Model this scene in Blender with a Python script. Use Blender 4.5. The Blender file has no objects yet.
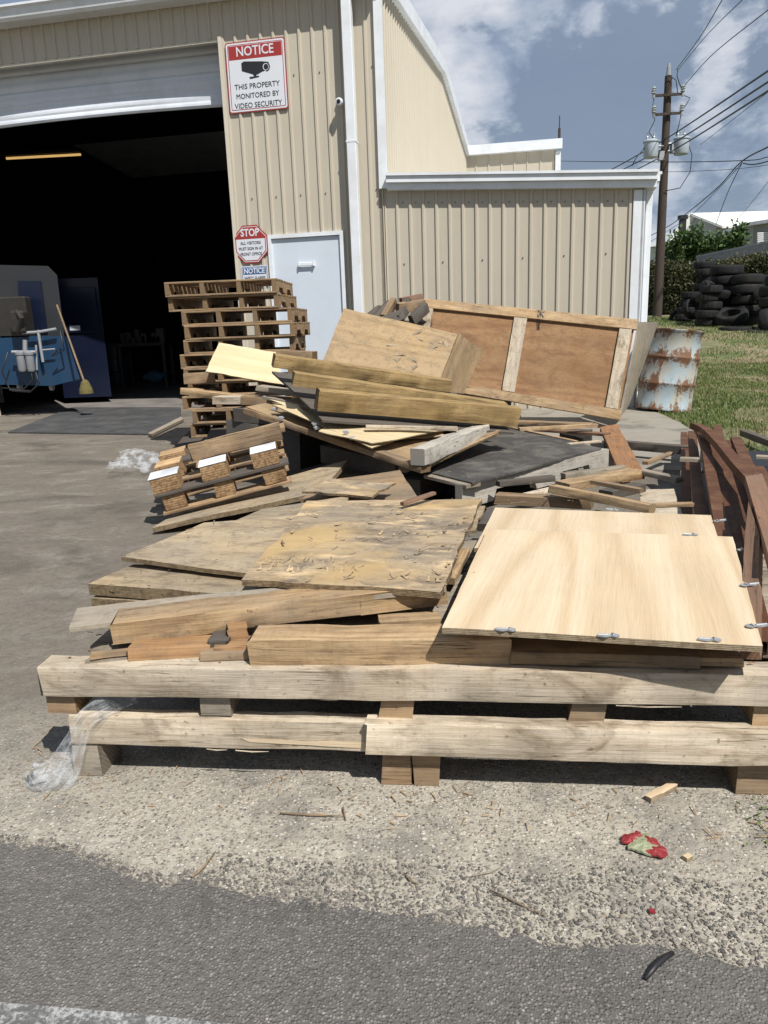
import bpy, bmesh, math, random
from mathutils import Vector, Matrix, noise
random.seed(7)
SC = bpy.context.scene
COL = SC.collection
R = math.radians

# ------------------------------------------------------------------ camera
CH, FPX, PITCH, ROLL = 1.05, 760.0, R(13.8), R(2.1)
_fw = Vector((0, math.cos(PITCH), -math.sin(PITCH)))
_rt = Vector((1, 0, 0)); _up = _rt.cross(_fw)
CX = _rt*math.cos(ROLL) - _up*math.sin(ROLL)
CY = _rt*math.sin(ROLL) + _up*math.cos(ROLL)
ORI = Vector((0, 0, CH))
cam = bpy.data.cameras.new('camera'); camo = bpy.data.objects.new('camera', cam); COL.objects.link(camo)
camo.matrix_world = Matrix((( CX.x, CY.x, -_fw.x, 0), (CX.y, CY.y, -_fw.y, 0), (CX.z, CY.z, -_fw.z, CH), (0, 0, 0, 1)))
cam.sensor_fit = 'HORIZONTAL'; cam.sensor_width = 36; cam.lens = 36*FPX/768; cam.clip_start = .05; cam.clip_end = 3000
SC.camera = camo

def ray(x, y): return CX*((x-384)/FPX) - CY*((y-512)/FPX) + _fw
def P(x, y, z=None, Y=None):
    d = ray(x, y)
    return ORI + d*(Y/d.y) if Y is not None else ORI + d*((z-CH)/d.z)
def pt(c):
    """(px, py, z) or (px, py, 'Y', val) or Vector: a measured point of the place."""
    if isinstance(c, Vector): return c.copy()
    return P(c[0], c[1], Y=c[3]) if len(c) == 4 else P(c[0], c[1], z=c[2])

# ------------------------------------------------------------------ objects
def tag(o, label=None, cat=None, group=None, kind=None):
    if label: o['label'] = label
    if cat: o['category'] = cat
    if group: o['group'] = group
    if kind: o['kind'] = kind
    return o
def empty(name, loc=(0, 0, 0), rz=0, **k):
    o = bpy.data.objects.new(name, None); COL.objects.link(o)
    o.matrix_world = Matrix.Translation(Vector(loc)) @ Matrix.Rotation(rz, 4, 'Z')
    o['_m'] = 1
    del o['_m']
    return tag(o, **k)
def adopt(o, parent):
    if parent is not None:
        m = o.matrix_world.copy(); o.parent = parent
        pm = parent.matrix_basis.copy(); q = parent
        while q.parent is not None:
            q = q.parent; pm = q.matrix_basis @ pm
        o.matrix_parent_inverse = Matrix.Identity(4)
        o.matrix_basis = pm.inverted() @ m
    return o
def wmat(o):
    m = o.matrix_basis.copy(); q = o.parent
    while q is not None:
        m = q.matrix_basis @ m; q = q.parent
    return m
def mobj(name, verts, faces, mat, parent=None, M=None, smooth=False, **k):
    me = bpy.data.meshes.new(name); me.from_pydata([tuple(v) for v in verts], [], faces); me.update()
    mats = mat if isinstance(mat, (list, tuple)) else [mat]
    for m in mats: me.materials.append(m)
    if smooth:
        for p in me.polygons: p.use_smooth = True
    o = bpy.data.objects.new(name, me); COL.objects.link(o)
    if M is not None: o.matrix_basis = M
    if parent is not None:
        w = o.matrix_basis.copy(); o.parent = parent; o.matrix_basis = wmat(parent).inverted() @ w
    return tag(o, **k)
class MB:
    """collects shapes into ONE mesh"""
    def __init__(s): s.v = []; s.f = []
    def add(s, v, f):
        b = len(s.v); s.v += [Vector(p) for p in v]; s.f += [tuple(b+i for i in q) for q in f]
    def box(s, c, size, M=None, bev=0.0):
        x, y, z = [a/2 for a in size]; c = Vector(c)
        if bev <= 0:
            v = [Vector((i*x, j*y, k*z)) for i in (-1, 1) for j in (-1, 1) for k in (-1, 1)]
            f = [(0,1,3,2),(4,6,7,5),(0,4,5,1),(2,3,7,6),(0,2,6,4),(1,5,7,3)]
        else:
            bm = bmesh.new(); bmesh.ops.create_cube(bm, size=2)
            for q in bm.verts: q.co = Vector((q.co.x*x, q.co.y*y, q.co.z*z))
            bmesh.ops.bevel(bm, geom=bm.edges[:], offset=bev, segments=1, affect='EDGES')
            bm.verts.index_update(); v = [q.co.copy() for q in bm.verts]; f = [tuple(q.index for q in g.verts) for g in bm.faces]; bm.free()
        if M is not None: v = [M @ q for q in v]
        s.add([q+c for q in v], f); return s
    def prism(s, pts, d):
        """polygon pts extruded by vector d"""
        n = len(pts); d = Vector(d); v = [Vector(p) for p in pts]; v += [p+d for p in v]
        f = [tuple(range(n))[::-1], tuple(range(n, 2*n))] + [(i, (i+1) % n, n+(i+1) % n, n+i) for i in range(n)]
        s.add(v, f); return s
    def tube(s, pts, r, n=8, cap=True):
        pts = [Vector(p) for p in pts]; rr = r if isinstance(r, (list, tuple)) else [r]*len(pts)
        v = []; prev = None
        for i, p in enumerate(pts):
            d = (pts[min(i+1, len(pts)-1)] - pts[max(i-1, 0)]).normalized()
            if prev is None:
                a = d.cross(Vector((0, 0, 1)));
                if a.length < .05: a = d.cross(Vector((1, 0, 0)))
                a.normalize()
            else:
                a = prev - d*prev.dot(d); a.normalize()
            prev = a; b = d.cross(a)
            v += [p + (a*math.cos(2*math.pi*k/n) + b*math.sin(2*math.pi*k/n))*rr[i] for k in range(n)]
        f = [(i*n+k, i*n+(k+1) % n, (i+1)*n+(k+1) % n, (i+1)*n+k) for i in range(len(pts)-1) for k in range(n)]
        if cap: f += [tuple(range(n))[::-1], tuple((len(pts)-1)*n+k for k in range(n))]
        s.add(v, f); return s
    def lathe(s, prof, n=24, M=None):
        """profile [(r, z)]"""
        v = []; f = []
        for r, z in prof: v += [Vector((r*math.cos(2*math.pi*k/n), r*math.sin(2*math.pi*k/n), z)) for k in range(n)]
        for i in range(len(prof)-1): f += [(i*n+k, i*n+(k+1) % n, (i+1)*n+(k+1) % n, (i+1)*n+k) for k in range(n)]
        if prof[0][0] > 1e-4: f.append(tuple(range(n))[::-1])
        if prof[-1][0] > 1e-4: f.append(tuple((len(prof)-1)*n+k for k in range(n)))
        if M is not None: v = [M @ q for q in v]
        s.add(v, f); return s
    def build(s, name, mat, parent=None, M=None, smooth=False, **k):
        return mobj(name, s.v, s.f, mat, parent, M, smooth, **k)
def autosmooth(o, deg=35):
    me = o.data
    for p in me.polygons: p.use_smooth = True
    me.set_sharp_from_angle(angle=R(deg)); return o

# ------------------------------------------------------------------ materials
def newmat(name):
    m = bpy.data.materials.new(name); m.use_nodes = True; nt = m.node_tree
    return m, nt, nt.nodes['Principled BSDF']
class N:
    def __init__(s, nt): s.nt = nt
    def n(s, t, **k):
        x = s.nt.nodes.new(t)
        for a, b in k.items():
            if a.startswith('i_'): x.inputs[a[2:].replace('_', ' ')].default_value = b
            else: setattr(x, a, b)
        return x
    def l(s, a, b): s.nt.links.new(a, b)
    def coord(s, scale=(1, 1, 1), rnd=True, what='Object'):
        tc = s.n('ShaderNodeTexCoord'); mp = s.n('ShaderNodeMapping'); mp.inputs['Scale'].default_value = scale
        s.l(tc.outputs[what], mp.inputs['Vector'])
        if rnd:
            oi = s.n('ShaderNodeObjectInfo'); mu = s.n('ShaderNodeMath', operation='MULTIPLY'); mu.inputs[1].default_value = 53.7
            s.l(oi.outputs['Random'], mu.inputs[0]); cb = s.n('ShaderNodeCombineXYZ')
            s.l(mu.outputs[0], cb.inputs[0]); s.l(mu.outputs[0], cb.inputs[1]); s.l(mu.outputs[0], cb.inputs[2])
            s.l(cb.outputs[0], mp.inputs['Location'])
        return mp.outputs[0]
    def noise(s, vec, scale=5, detail=4, rough=.55, dist=0.0):
        x = s.n('ShaderNodeTexNoise'); x.inputs['Scale'].default_value = scale; x.inputs['Detail'].default_value = detail
        x.inputs['Roughness'].default_value = rough; x.inputs['Distortion'].default_value = dist
        s.l(vec, x.inputs['Vector']); return x.outputs['Fac']
    def vor(s, vec, scale, feature='F1', out='Distance', rnd=1.0):
        x = s.n('ShaderNodeTexVoronoi', feature=feature); x.inputs['Scale'].default_value = scale; x.inputs['Randomness'].default_value = rnd
        s.l(vec, x.inputs['Vector']); return x.outputs[out]
    def ramp(s, fac, stops, interp='LINEAR'):
        x = s.n('ShaderNodeValToRGB'); x.color_ramp.interpolation = interp; e = x.color_ramp.elements
        while len(e) < len(stops): e.new(.5)
        for i, (p, c) in enumerate(stops):
            e[i].position = p; e[i].color = (c, c, c, 1) if isinstance(c, (int, float)) else (*c, 1)
        s.l(fac, x.inputs[0]); return x.outputs[0]
    def mix(s, fac, a, b, mode='MIX'):
        x = s.n('ShaderNodeMix', data_type='RGBA', blend_type=mode)
        for k, q in ((0, fac), (6, a), (7, b)):
            if isinstance(q, (int, float)): x.inputs[k].default_value = q if k == 0 else (q, q, q, 1)
            elif isinstance(q, tuple): x.inputs[k].default_value = (*q, 1)
            else: s.l(q, x.inputs[k])
        return x.outputs[2]
    def math(s, op, a, b=None, clamp=False):
        x = s.n('ShaderNodeMath', operation=op); x.use_clamp = clamp
        for k, q in ((0, a), (1, b)):
            if q is None: continue
            if isinstance(q, (int, float)): x.inputs[k].default_value = q
            else: s.l(q, x.inputs[k])
        return x.outputs[0]
    def bump(s, h, bsdf, strength=.4, dist=.004):
        x = s.n('ShaderNodeBump'); x.inputs['Strength'].default_value = strength; x.inputs['Distance'].default_value = dist
        s.l(h, x.inputs['Height']); s.l(x.outputs[0], bsdf.inputs['Normal'])

def mul(c, k): return tuple(min(1, a*k) for a in c)
def wood(name, light, dark, grey=(.30, .27, .23), weather=.4, stain=(.10, .08, .06), stains=.3, gs=1.0, ply=False, lf=260, yellow=None, rough=.8):
    """sawn wood, grain along local X; ends (faces across X) show end grain, sheet edges show plies"""
    m, nt, b = newmat(name); g = N(nt)
    v1 = g.coord((1.3*gs, 26*gs, 26*gs)); v2 = g.coord((.55*gs, 5.5*gs, 5.5*gs)); v0 = g.coord((1, 1, 1))
    fine = g.noise(v1, 5, 6, .62); vf = g.coord((4, 160, 160)); fib = g.noise(vf, 3, 4, .6)
    # growth figure: bands of a slowly varying field, as flat sawn boards show
    fld = g.noise(v2, .62 if ply else .8, 2, .35, .2 if ply else .15)
    band = g.math('PINGPONG', g.math('MULTIPLY', fld, 15 if ply else 26), 1.0)
    fig = g.ramp(band, [(.0, 1), (.25, .72), (.55, .28), (1, 0)])
    c = g.mix(g.math('MULTIPLY', fig, .6 if not ply else .75), light, dark)
    c = g.mix(g.ramp(fine, [(.42, 0), (.68, .22 if ply else .6)]), c, mul(dark, .72))
    c = g.mix(g.ramp(fib, [(.35, .0), (.75, .18 if ply else .3)]), c, mul(light, 1.15))
    if not ply:   # knots
        vk = g.coord((1.6, 4.2, 4.2)); kd = g.vor(vk, 1.3)
        kn = g.ramp(kd, [(.0, 1), (.05, .9), (.085, .25), (.13, 0)])
        c = g.mix(g.math('MULTIPLY', kn, .8), c, mul(dark, .35))
    w = g.noise(v0, 3.2, 5, .62, .3)
    c = g.mix(g.ramp(w, [(.5-.32*weather-.05, 0), (.78-.32*weather, min(1, weather*1.5))]), c, g.mix(fine, grey, mul(grey, .72)))
    vs = g.coord((.8, 1.7, 1.7)); st = g.noise(vs, 4.3, 6, .68, .6)
    c = g.mix(g.math('MULTIPLY', g.ramp(st, [(.54, 0), (.66, .9)]), stains), c, stain)
    sp = g.noise(v0, 55, 3, .6); c = g.mix(g.math('MULTIPLY', g.ramp(sp, [(.62, 0), (.72, 1)]), min(1, .02+.8*stains)), c, mul(stain, .8))
    if not ply:
        # saw marks across the grain, drying cracks along it, blotchy dirt
        vsw = g.coord((120, 5, 5)); sw = g.noise(vsw, 1, 2, .5); c = g.mix(g.math('MULTIPLY', g.ramp(sw, [(.5, 0), (.75, 1)]), .16), c, mul(dark, .8))
        vc = g.coord((1.1, 34, 34)); ck = g.noise(vc, 1.6, 3, .5); gate = g.ramp(g.noise(v0, 5.5, 3), [(.50, 0), (.58, 1)])
        crack = g.math('MULTIPLY', g.ramp(ck, [(.480, 0), (.497, 1), (.503, 1), (.52, 0)]), gate); c = g.mix(g.math('MULTIPLY', crack, .7), c, mul(stain, .25))
        vd = g.coord((2.4, 3.5, 3.5)); dt = g.noise(vd, 6, 8, .74, .5); c = g.mix(g.ramp(dt, [(.50, 0), (.72, .55)]), c, mul(stain, 1.3))
    if ply and stains > .15:
        vd = g.coord((2.0, 2.6, 2.6)); dt = g.noise(vd, 5, 9, .78, .6); c = g.mix(g.ramp(dt, [(.49, 0), (.66, min(1, stains*1.3))]), c, mul(stain, 1.25))
        vg = g.coord((14, 60, 60)); gr = g.noise(vg, 2, 5, .7); c = g.mix(g.math('MULTIPLY', g.ramp(gr, [(.55, 0), (.68, 1)]), min(.6, stains)), c, mul(stain, .9))
        lt_ = g.noise(g.coord((.6, 1.3, 1.3)), 7, 7, .72, .1); c = g.mix(g.ramp(lt_, [(.54, 0), (.64, .75 if yellow else .18)]), c, mul(light, 1.25))
    if yellow:
        ye = g.noise(v0, 2.1, 4, .6, .5); c = g.mix(g.ramp(ye, [(.48, 0), (.62, .75)]), c, yellow)
    # tone differs from board to board
    oi = g.n('ShaderNodeObjectInfo'); hs = g.n('ShaderNodeHueSaturation')
    g.l(g.math('ADD', g.math('MULTIPLY', oi.outputs['Random'], .26), .87), hs.inputs['Value'])
    g.l(c, hs.inputs['Color']); c = hs.outputs[0]
    # end grain / ply edges
    tc = g.n('ShaderNodeTexCoord'); sx = g.n('ShaderNodeSeparateXYZ'); g.l(tc.outputs['Normal'], sx.inputs[0])
    if ply:
        po = g.n('ShaderNodeSeparateXYZ'); g.l(tc.outputs['Object'], po.inputs[0])
        lay = g.math('GREATER_THAN', g.math('FRACT', g.math('MULTIPLY', po.outputs[2], lf)), .5)
        ec = g.mix(lay, mul(light, .70 if lf < 100 else .62), mul(dark, .85 if lf < 100 else .4)); ec = g.mix(g.ramp(sp, [(.45, 0), (.6, .6)]), ec, mul(dark, .3))
        ef = g.math('LESS_THAN', g.math('ABSOLUTE', sx.outputs[2]), .45)
    else:
        ve = g.coord((1, 1, 1)); rg = g.n('ShaderNodeTexWave', wave_type='RINGS', rings_direction='X'); rg.inputs['Scale'].default_value = 34
        rg.inputs['Distortion'].default_value = 3; rg.inputs['Detail'].default_value = 2; g.l(ve, rg.inputs['Vector'])
        ec = g.mix(g.math('MULTIPLY', rg.outputs['Fac'], .6), mul(light, .62), mul(dark, .42)); ec = g.mix(g.ramp(w, [(.4, 0), (.7, .5)]), ec, mul(grey, .55))
        ef = g.math('GREATER_THAN', g.math('ABSOLUTE', sx.outputs[0]), .75)
    c = g.mix(ef, c, ec)
    g.l(c, b.inputs['Base Color']); b.inputs['Roughness'].default_value = rough; b.inputs['Specular IOR Level'].default_value = .25
    hh = g.math('ADD', g.math('MULTIPLY', fine, 1.0), g.math('ADD', g.math('MULTIPLY', fib, .5), g.math('MULTIPLY', w, .7)))
    g.bump(hh, b, .55, .003)
    return m
def plain(name, col, rough=.5, metal=0.0, var=.12, vs=6, bump=0, bs=40, spec=.5, dirt=None, dirtamt=.3, emit=0, rnd=True):
    m, nt, b = newmat(name); g = N(nt); v = g.coord((1, 1, 1), rnd)
    n1 = g.noise(v, vs, 6, .6); c = g.mix(n1, mul(col, 1-var), mul(col, 1+var))
    if dirt:
        n2 = g.noise(v, vs*.6+.7, 7, .7, .4); c = g.mix(g.math('MULTIPLY', g.ramp(n2, [(.46, 0), (.66, 1)]), dirtamt), c, dirt)
    g.l(c, b.inputs['Base Color']); b.inputs['Metallic'].default_value = metal; b.inputs['Specular IOR Level'].default_value = spec
    g.l(g.math('ADD', g.math('MULTIPLY', n1, .25), rough-.12), b.inputs['Roughness'])
    if bump: g.bump(g.noise(v, bs, 5, .6), b, bump, .01)
    if emit: b.inputs['Emission Color'].default_value = (*col, 1); b.inputs['Emission Strength'].default_value = emit
    return m

M = {}
M['pine'] = wood('pine_weathered', (.49, .345, .19), (.25, .145, .07), weather=.22, stains=.45, stain=(.10, .06, .035))
M['pine_pale'] = wood('pine_pale_grey', (.66, .565, .43), (.39, .29, .18), grey=(.46, .41, .34), weather=.38, stains=.85, stain=(.16, .115, .07))
M['pine_fresh'] = wood('pine_fresh', (.38, .225, .11), (.24, .13, .055), weather=.1, stains=.12)
M['pine_brown'] = wood('pine_brown', (.36, .24, .13), (.22, .13, .065), grey=(.22, .19, .15), weather=.4, stains=.5)
M['grey_wood'] = wood('grey_wood', (.42, .35, .26), (.26, .20, .135), grey=(.33, .29, .235), weather=.6, stains=.5)
M['pale_grey'] = wood('pale_grey_wood', (.52, .48, .41), (.34, .30, .24), grey=(.42, .395, .35), weather=.5, stains=.4)
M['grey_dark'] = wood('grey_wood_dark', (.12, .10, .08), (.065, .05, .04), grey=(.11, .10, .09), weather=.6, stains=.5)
M['rotten'] = wood('rotten_wood', (.43, .29, .15), (.19, .11, .05), grey=(.30, .25, .19), weather=.38, stain=(.09, .065, .045), stains=.75)
M['treated'] = wood('treated_timber', (.38, .265, .12), (.16, .095, .035), grey=(.25, .185, .095), weather=.25, stain=(.13, .09, .04), stains=.5)
M['ply'] = wood('plywood_clean', (.62, .50, .345), (.47, .34, .20), weather=.10, stains=.0, ply=True, gs=.8)
M['ply_tan'] = wood('plywood_tan', (.44, .31, .17), (.31, .205, .10), grey=(.36, .28, .19), weather=.3, stains=.4, ply=True)
M['ply_old'] = wood('plywood_weathered', (.47, .36, .22), (.29, .205, .115), grey=(.30, .265, .215), weather=.45, stains=.55, ply=True)
M['ply_rot'] = wood('plywood_rotten', (.54, .40, .235), (.27, .18, .095), grey=(.27, .235, .19), weather=.52, stain=(.11, .09, .07), stains=.85, ply=True, yellow=(.48, .33, .15))
M['ply_brown'] = wood('plywood_red_brown', (.29, .165, .08), (.17, .088, .04), grey=(.36, .25, .14), weather=.25, stains=.6, stain=(.13, .065, .035), ply=True)
M['ply_yellow'] = wood('plywood_yellow', (.60, .49, .31), (.50, .385, .215), weather=.05, stains=.05, ply=True)
M['pallet'] = wood('pallet_wood', (.42, .28, .15), (.25, .15, .075), grey=(.24, .20, .16), weather=.35, stains=.4)
M['orange'] = wood('orange_board', (.36, .17, .07), (.22, .095, .04), grey=(.30, .19, .11), weather=.4, stains=.5)
M['redboard'] = wood('red_brown_board', (.27, .15, .09), (.18, .09, .055), grey=(.25, .17, .12), weather=.4, stains=.4)
M['chip'] = wood('blockboard', (.55, .37, .2), (.34, .2, .1), weather=.15, stains=.3, ply=True, lf=75)

def siding(name, col):
    m, nt, b = newmat(name); g = N(nt); v = g.coord((1, 1, 1), False); vs = g.coord((7, 7, .35), False)
    c = g.mix(g.noise(v, 1.3, 4), mul(col, .95), mul(col, 1.05))
    c = g.mix(g.math('MULTIPLY', g.ramp(g.noise(vs, 2, 5, .6), [(.55, 0), (.75, 1)]), .22), c, (.33, .27, .20))
    g.l(c, b.inputs['Base Color']); b.inputs['Roughness'].default_value = .45
    g.bump(g.noise(v, 3, 3), b, .15, .02)
    return m
M['siding'] = siding('beige_siding', (.50, .45, .36))
M['siding_grey'] = siding('grey_siding', (.34, .35, .34))
M['white'] = plain('white_painted_metal', (.76, .79, .82), .4, 0, .06, 3, dirt=(.35, .30, .24), dirtamt=.22)
M['roll'] = plain('roll_up_door_metal', (.66, .70, .76), .42, 0, .06, 2, dirt=(.32, .31, .30), dirtamt=.25)
M['galv'] = plain('galvanised_metal', (.36, .37, .38), .5, .35, .15, 30)
M['screw'] = plain('screw_head', (.12, .10, .09), .5, .3)
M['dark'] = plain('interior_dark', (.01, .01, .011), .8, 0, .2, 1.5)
M['rubber'] = plain('black_rubber', (.018, .018, .019), .7, 0, .3, 12, bump=.3, bs=60)
M['tyre'] = plain('tyre_rubber', (.012, .012, .013), .8, 0, .35, 5, dirt=(.04, .036, .03), dirtamt=.45, spec=.3)
M['black'] = plain('black_paint', (.015, .015, .017), .5)
M['sign_red'] = plain('sign_red', (.33, .035, .03), .4, 0, .05, rnd=False)
M['sign_white'] = plain('sign_white', (.66, .68, .72), .35, 0, .04, rnd=False)
M['sign_blue'] = plain('sign_blue', (.03, .10, .26), .4, 0, .05, rnd=False)
M['sign_black'] = plain('sign_black', (.02, .02, .022), .4, 0, .05, rnd=False)
M['blue_machine'] = plain('blue_machine_paint', (.009, .042, .095), .4, 0, .15, 4, dirt=(.03, .05, .08), dirtamt=.4)
M['blue_dark'] = plain('dark_blue_paint', (.004, .008, .026), .4, 0, .15, 4)
M['grey_machine'] = plain('grey_machine_paint', (.026, .028, .031), .45, 0, .1, 3, dirt=(.04, .04, .04), dirtamt=.3)
M['rust'] = plain('rusty_steel', (.16, .065, .035), .75, .2, .35, 9, bump=.3, dirt=(.28, .11, .045), dirtamt=.5)
M['primer'] = plain('brown_primer_steel', (.105, .048, .027), .6, .1, .3, 14, bump=.2, dirt=(.20, .11, .06), dirtamt=.7, spec=.15)
M['pole'] = plain('creosoted_pole', (.055, .040, .031), .9, 0, .3, 8, bump=.4)
M['glass'] = plain('insulator_grey', (.30, .32, .33), .3)
M['cable'] = plain('cable_black', (.02, .02, .022), .6)
M['white_plastic'] = plain('white_plastic', (.75, .77, .80), .35)
M['stone'] = None

def stone_mat():
    m, nt, b = newmat('loose_gravel'); g = N(nt)
    at = g.n('ShaderNodeAttribute', attribute_name='tone'); v = g.coord((1, 1, 1), False)
    c = g.ramp(at.outputs['Fac'], [(0, (.05, .048, .046)), (.3, (.12, .112, .10)), (.55, (.24, .215, .175)), (.8, (.40, .355, .29)), (1, (.55, .52, .46))])
    c = g.mix(g.noise(v, 220, 3), c, g.mix(.5, c, (.12, .11, .10)))
    g.l(c, b.inputs['Base Color']); b.inputs['Roughness'].default_value = .85; return m
M['stone'] = stone_mat()

def plastic_film():
    m, nt, b = newmat('clear_plastic_film'); g = N(nt); v = g.coord((1, 1, 1))
    b.inputs['Base Color'].default_value = (.80, .83, .86, 1); b.inputs['Roughness'].default_value = .22
    b.inputs['Specular IOR Level'].default_value = .9
    g.bump(g.noise(v, 26, 5, .6, 1.2), b, .8, .012)
    tr = g.n('ShaderNodeBsdfTransparent'); mx = g.n('ShaderNodeMixShader')
    g.l(g.ramp(g.noise(v, 14, 4, .6), [(.40, .02), (.68, .30)]), mx.inputs[0])
    g.l(tr.outputs[0], mx.inputs[1]); g.l(b.outputs[0], mx.inputs[2])
    g.l(mx.outputs[0], nt.nodes['Material Output'].inputs['Surface']); return m
M['film'] = plastic_film()

def barrel_mat():
    m, nt, b = newmat('rusty_blue_drum'); g = N(nt); v = g.coord((1, 1, 1), False)
    vd = g.coord((1, 1, .35), False)
    sx = g.n('ShaderNodeSeparateXYZ'); g.l(v, sx.inputs[0])
    c = g.mix(g.noise(v, 7, 5), (.25, .34, .39), (.42, .47, .48))
    c = g.mix(g.ramp(g.noise(vd, 6, 6, .7), [(.46, 0), (.54, 1)]), c, (.40, .39, .34))
    # rust gathers in bands at the rolled hoops and the rim
    bd = g.math('ABSOLUTE', g.math('SUBTRACT', g.math('FRACT', g.math('DIVIDE', sx.outputs[2], .29)), .5))
    rf = g.math('ADD', g.math('MULTIPLY', bd, .30), g.math('ADD', g.math('MULTIPLY', g.noise(vd, 7, 8, .75, .5), .75), g.math('MULTIPLY', g.noise(v, 38, 5, .7), .32)))
    rust = g.mix(g.noise(v, 30, 4), (.085, .04, .022), (.23, .115, .055))
    c = g.mix(g.ramp(rf, [(.60, 0), (.67, 1)]), c, rust)
    g.l(c, b.inputs['Base Color']); b.inputs['Roughness'].default_value = .65; g.bump(rf, b, .4, .006); return m
M['drum'] = barrel_mat()

def ground_mats():
    # yard slab: old dirty concrete, sandy with exposed pebbles towards the road
    m, nt, b = newmat('yard_concrete'); g = N(nt); v = g.coord((1, 1, 1), False)
    sx = g.n('ShaderNodeSeparateXYZ'); g.l(v, sx.inputs[0])
    c = g.mix(g.noise(v, 1.1, 7, .62, .3), (.135, .116, .093), (.225, .194, .155))
    vst = g.coord((1.3, 2.2, 1), False)
    c = g.mix(g.ramp(g.noise(vst, 1.7, 8, .72, .5), [(.50, 0), (.66, .75)]), c, (.29, .262, .22))
    c = g.mix(g.ramp(g.noise(vst, .8, 6, .65, .5), [(.50, 0), (.66, .75)]), c, (.08, .068, .055))
    c = g.mix(g.ramp(g.noise(v, 26, 8, .8), [(.42, 0), (.68, .55)]), c, (.075, .068, .06)); c = g.mix(g.ramp(g.noise(v, 90, 5, .75), [(.55, 0), (.68, .5)]), c, (.34, .31, .27))
    # worn sandy apron
    edge = g.math('ADD', sx.outputs[1], g.math('MULTIPLY', g.math('SUBTRACT', g.noise(v, 2.3, 6, .65), .5), .9))
    edge = g.math('SUBTRACT', edge, g.math('MULTIPLY', sx.outputs[0], .30))
    sand = g.mix(g.noise(v, 9, 7, .65), (.28, .25, .20), (.54, .50, .42))
    sand = g.mix(g.ramp(g.noise(v, 3.4, 6, .7, .4), [(.48, 0), (.60, .8)]), sand, (.20, .185, .165))
    pc = g.vor(v, 115, 'F1', 'Color'); pd = g.vor(v, 115); ps = g.n('ShaderNodeSeparateXYZ'); g.l(pc, ps.inputs[0])
    pebc = g.ramp(ps.outputs[0], [(0, (.10, .09, .085)), (.3, (.30, .26, .21)), (.6, (.46, .41, .33)), (.85, (.62, .59, .53)), (1, (.10, .10, .10))])
    pm = g.math('MULTIPLY', g.ramp(pd, [(.34, 1), (.46, 0)]), g.ramp(ps.outputs[1], [(.22, 0), (.28, 1)]))
    sand = g.mix(g.ramp(g.noise(v, 75, 6, .8), [(.48, 0), (.62, .65)]), sand, (.15, .135, .11))
    sand = g.mix(g.math('MULTIPLY', pm, .85), sand, pebc)
    qc = g.vor(v, 62, 'F1', 'Color'); qd = g.vor(v, 62); qs = g.n('ShaderNodeSeparateXYZ'); g.l(qc, qs.inputs[0])
    qm = g.math('MULTIPLY', g.ramp(qd, [(.26, 1), (.36, 0)]), g.ramp(qs.outputs[1], [(.62, 0), (.66, 1)]))
    sand = g.mix(g.math('MULTIPLY', qm, .85), sand, g.ramp(qs.outputs[0], [(0, (.13, .12, .11)), (.4, (.40, .35, .28)), (.75, (.60, .55, .46)), (1, (.30, .22, .15))]))
    f = g.ramp(edge, [(1.85, 1), (2.25, 0)])
    mr = g.n('ShaderNodeMapRange'); mr.inputs[1].default_value = 1.75; mr.inputs[2].default_value = 2.5; mr.inputs[3].default_value = 1; mr.inputs[4].default_value = 0
    g.l(edge, mr.inputs[0])
    c2 = g.mix(mr.outputs[0], c, sand)
    g.l(c2, b.inputs['Base Color']); b.inputs['Roughness'].default_value = .88; b.inputs['Specular IOR Level'].default_value = .25
    hh = g.math('ADD', g.math('MULTIPLY', g.math('MULTIPLY', pm, mr.outputs[0]), .55), g.math('ADD', g.math('MULTIPLY', g.noise(v, 160, 4, .65), .8), g.math('MULTIPLY', g.noise(v, 18, 6, .6), 1.6)))
    g.bump(hh, b, .8, .006); M['yard'] = m
    # asphalt road
    m, nt, b = newmat('road_asphalt'); g = N(nt); v = g.coord((1, 1, 1), False)
    pc = g.vor(v, 170, 'F1', 'Color'); pd = g.vor(v, 170); ps = g.n('ShaderNodeSeparateXYZ'); g.l(pc, ps.inputs[0])
    c = g.ramp(ps.outputs[0], [(0, (.095, .088, .08)), (.4, (.165, .155, .14)), (.75, (.23, .215, .19)), (.95, (.30, .28, .25)), (1, (.42, .39, .35))])
    c = g.mix(g.ramp(pd, [(.25, 0), (.55, .7)]), c, (.075, .07, .065))
    c = g.mix(g.ramp(g.noise(v, 2.5, 6, .6), [(.35, 0), (.7, .45)]), c, (.20, .185, .165)); c = g.mix(g.ramp(g.noise(v, 5, 8, .75, .5), [(.5, 0), (.68, .45)]), c, (.08, .074, .068))
    c = g.mix(g.math('MULTIPLY', g.ramp(g.noise(v, 6, 6, .75), [(.66, 0), (.74, 1)]), .45), c, (.36, .34, .31))
    g.l(c, b.inputs['Base Color']); b.inputs['Roughness'].default_value = .8; b.inputs['Specular IOR Level'].default_value = .35
    g.bump(g.math('ADD', g.math('MULTIPLY', g.ramp(pd, [(.2, 1), (.6, 0)]), .8), g.noise(v, 320, 3, .6)), b, .8, .004); M['asphalt'] = m
    # worn paint
    m, nt, b = newmat('worn_road_paint'); g = N(nt); v = g.coord((1, 1, 1), False)
    nz = g.noise(v, 130, 5, .75); nl = g.noise(v, 14, 4, .6)
    fac = g.ramp(g.math('ADD', nz, g.math('MULTIPLY', g.math('SUBTRACT', nl, .5), .7)), [(.44, 0), (.62, 1)])
    g.l(g.mix(fac, (.115, .113, .11), (.40, .40, .385)), b.inputs['Base Color']); b.inputs['Roughness'].default_value = .75
    g.bump(nz, b, .7, .004); M['paint'] = m
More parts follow.
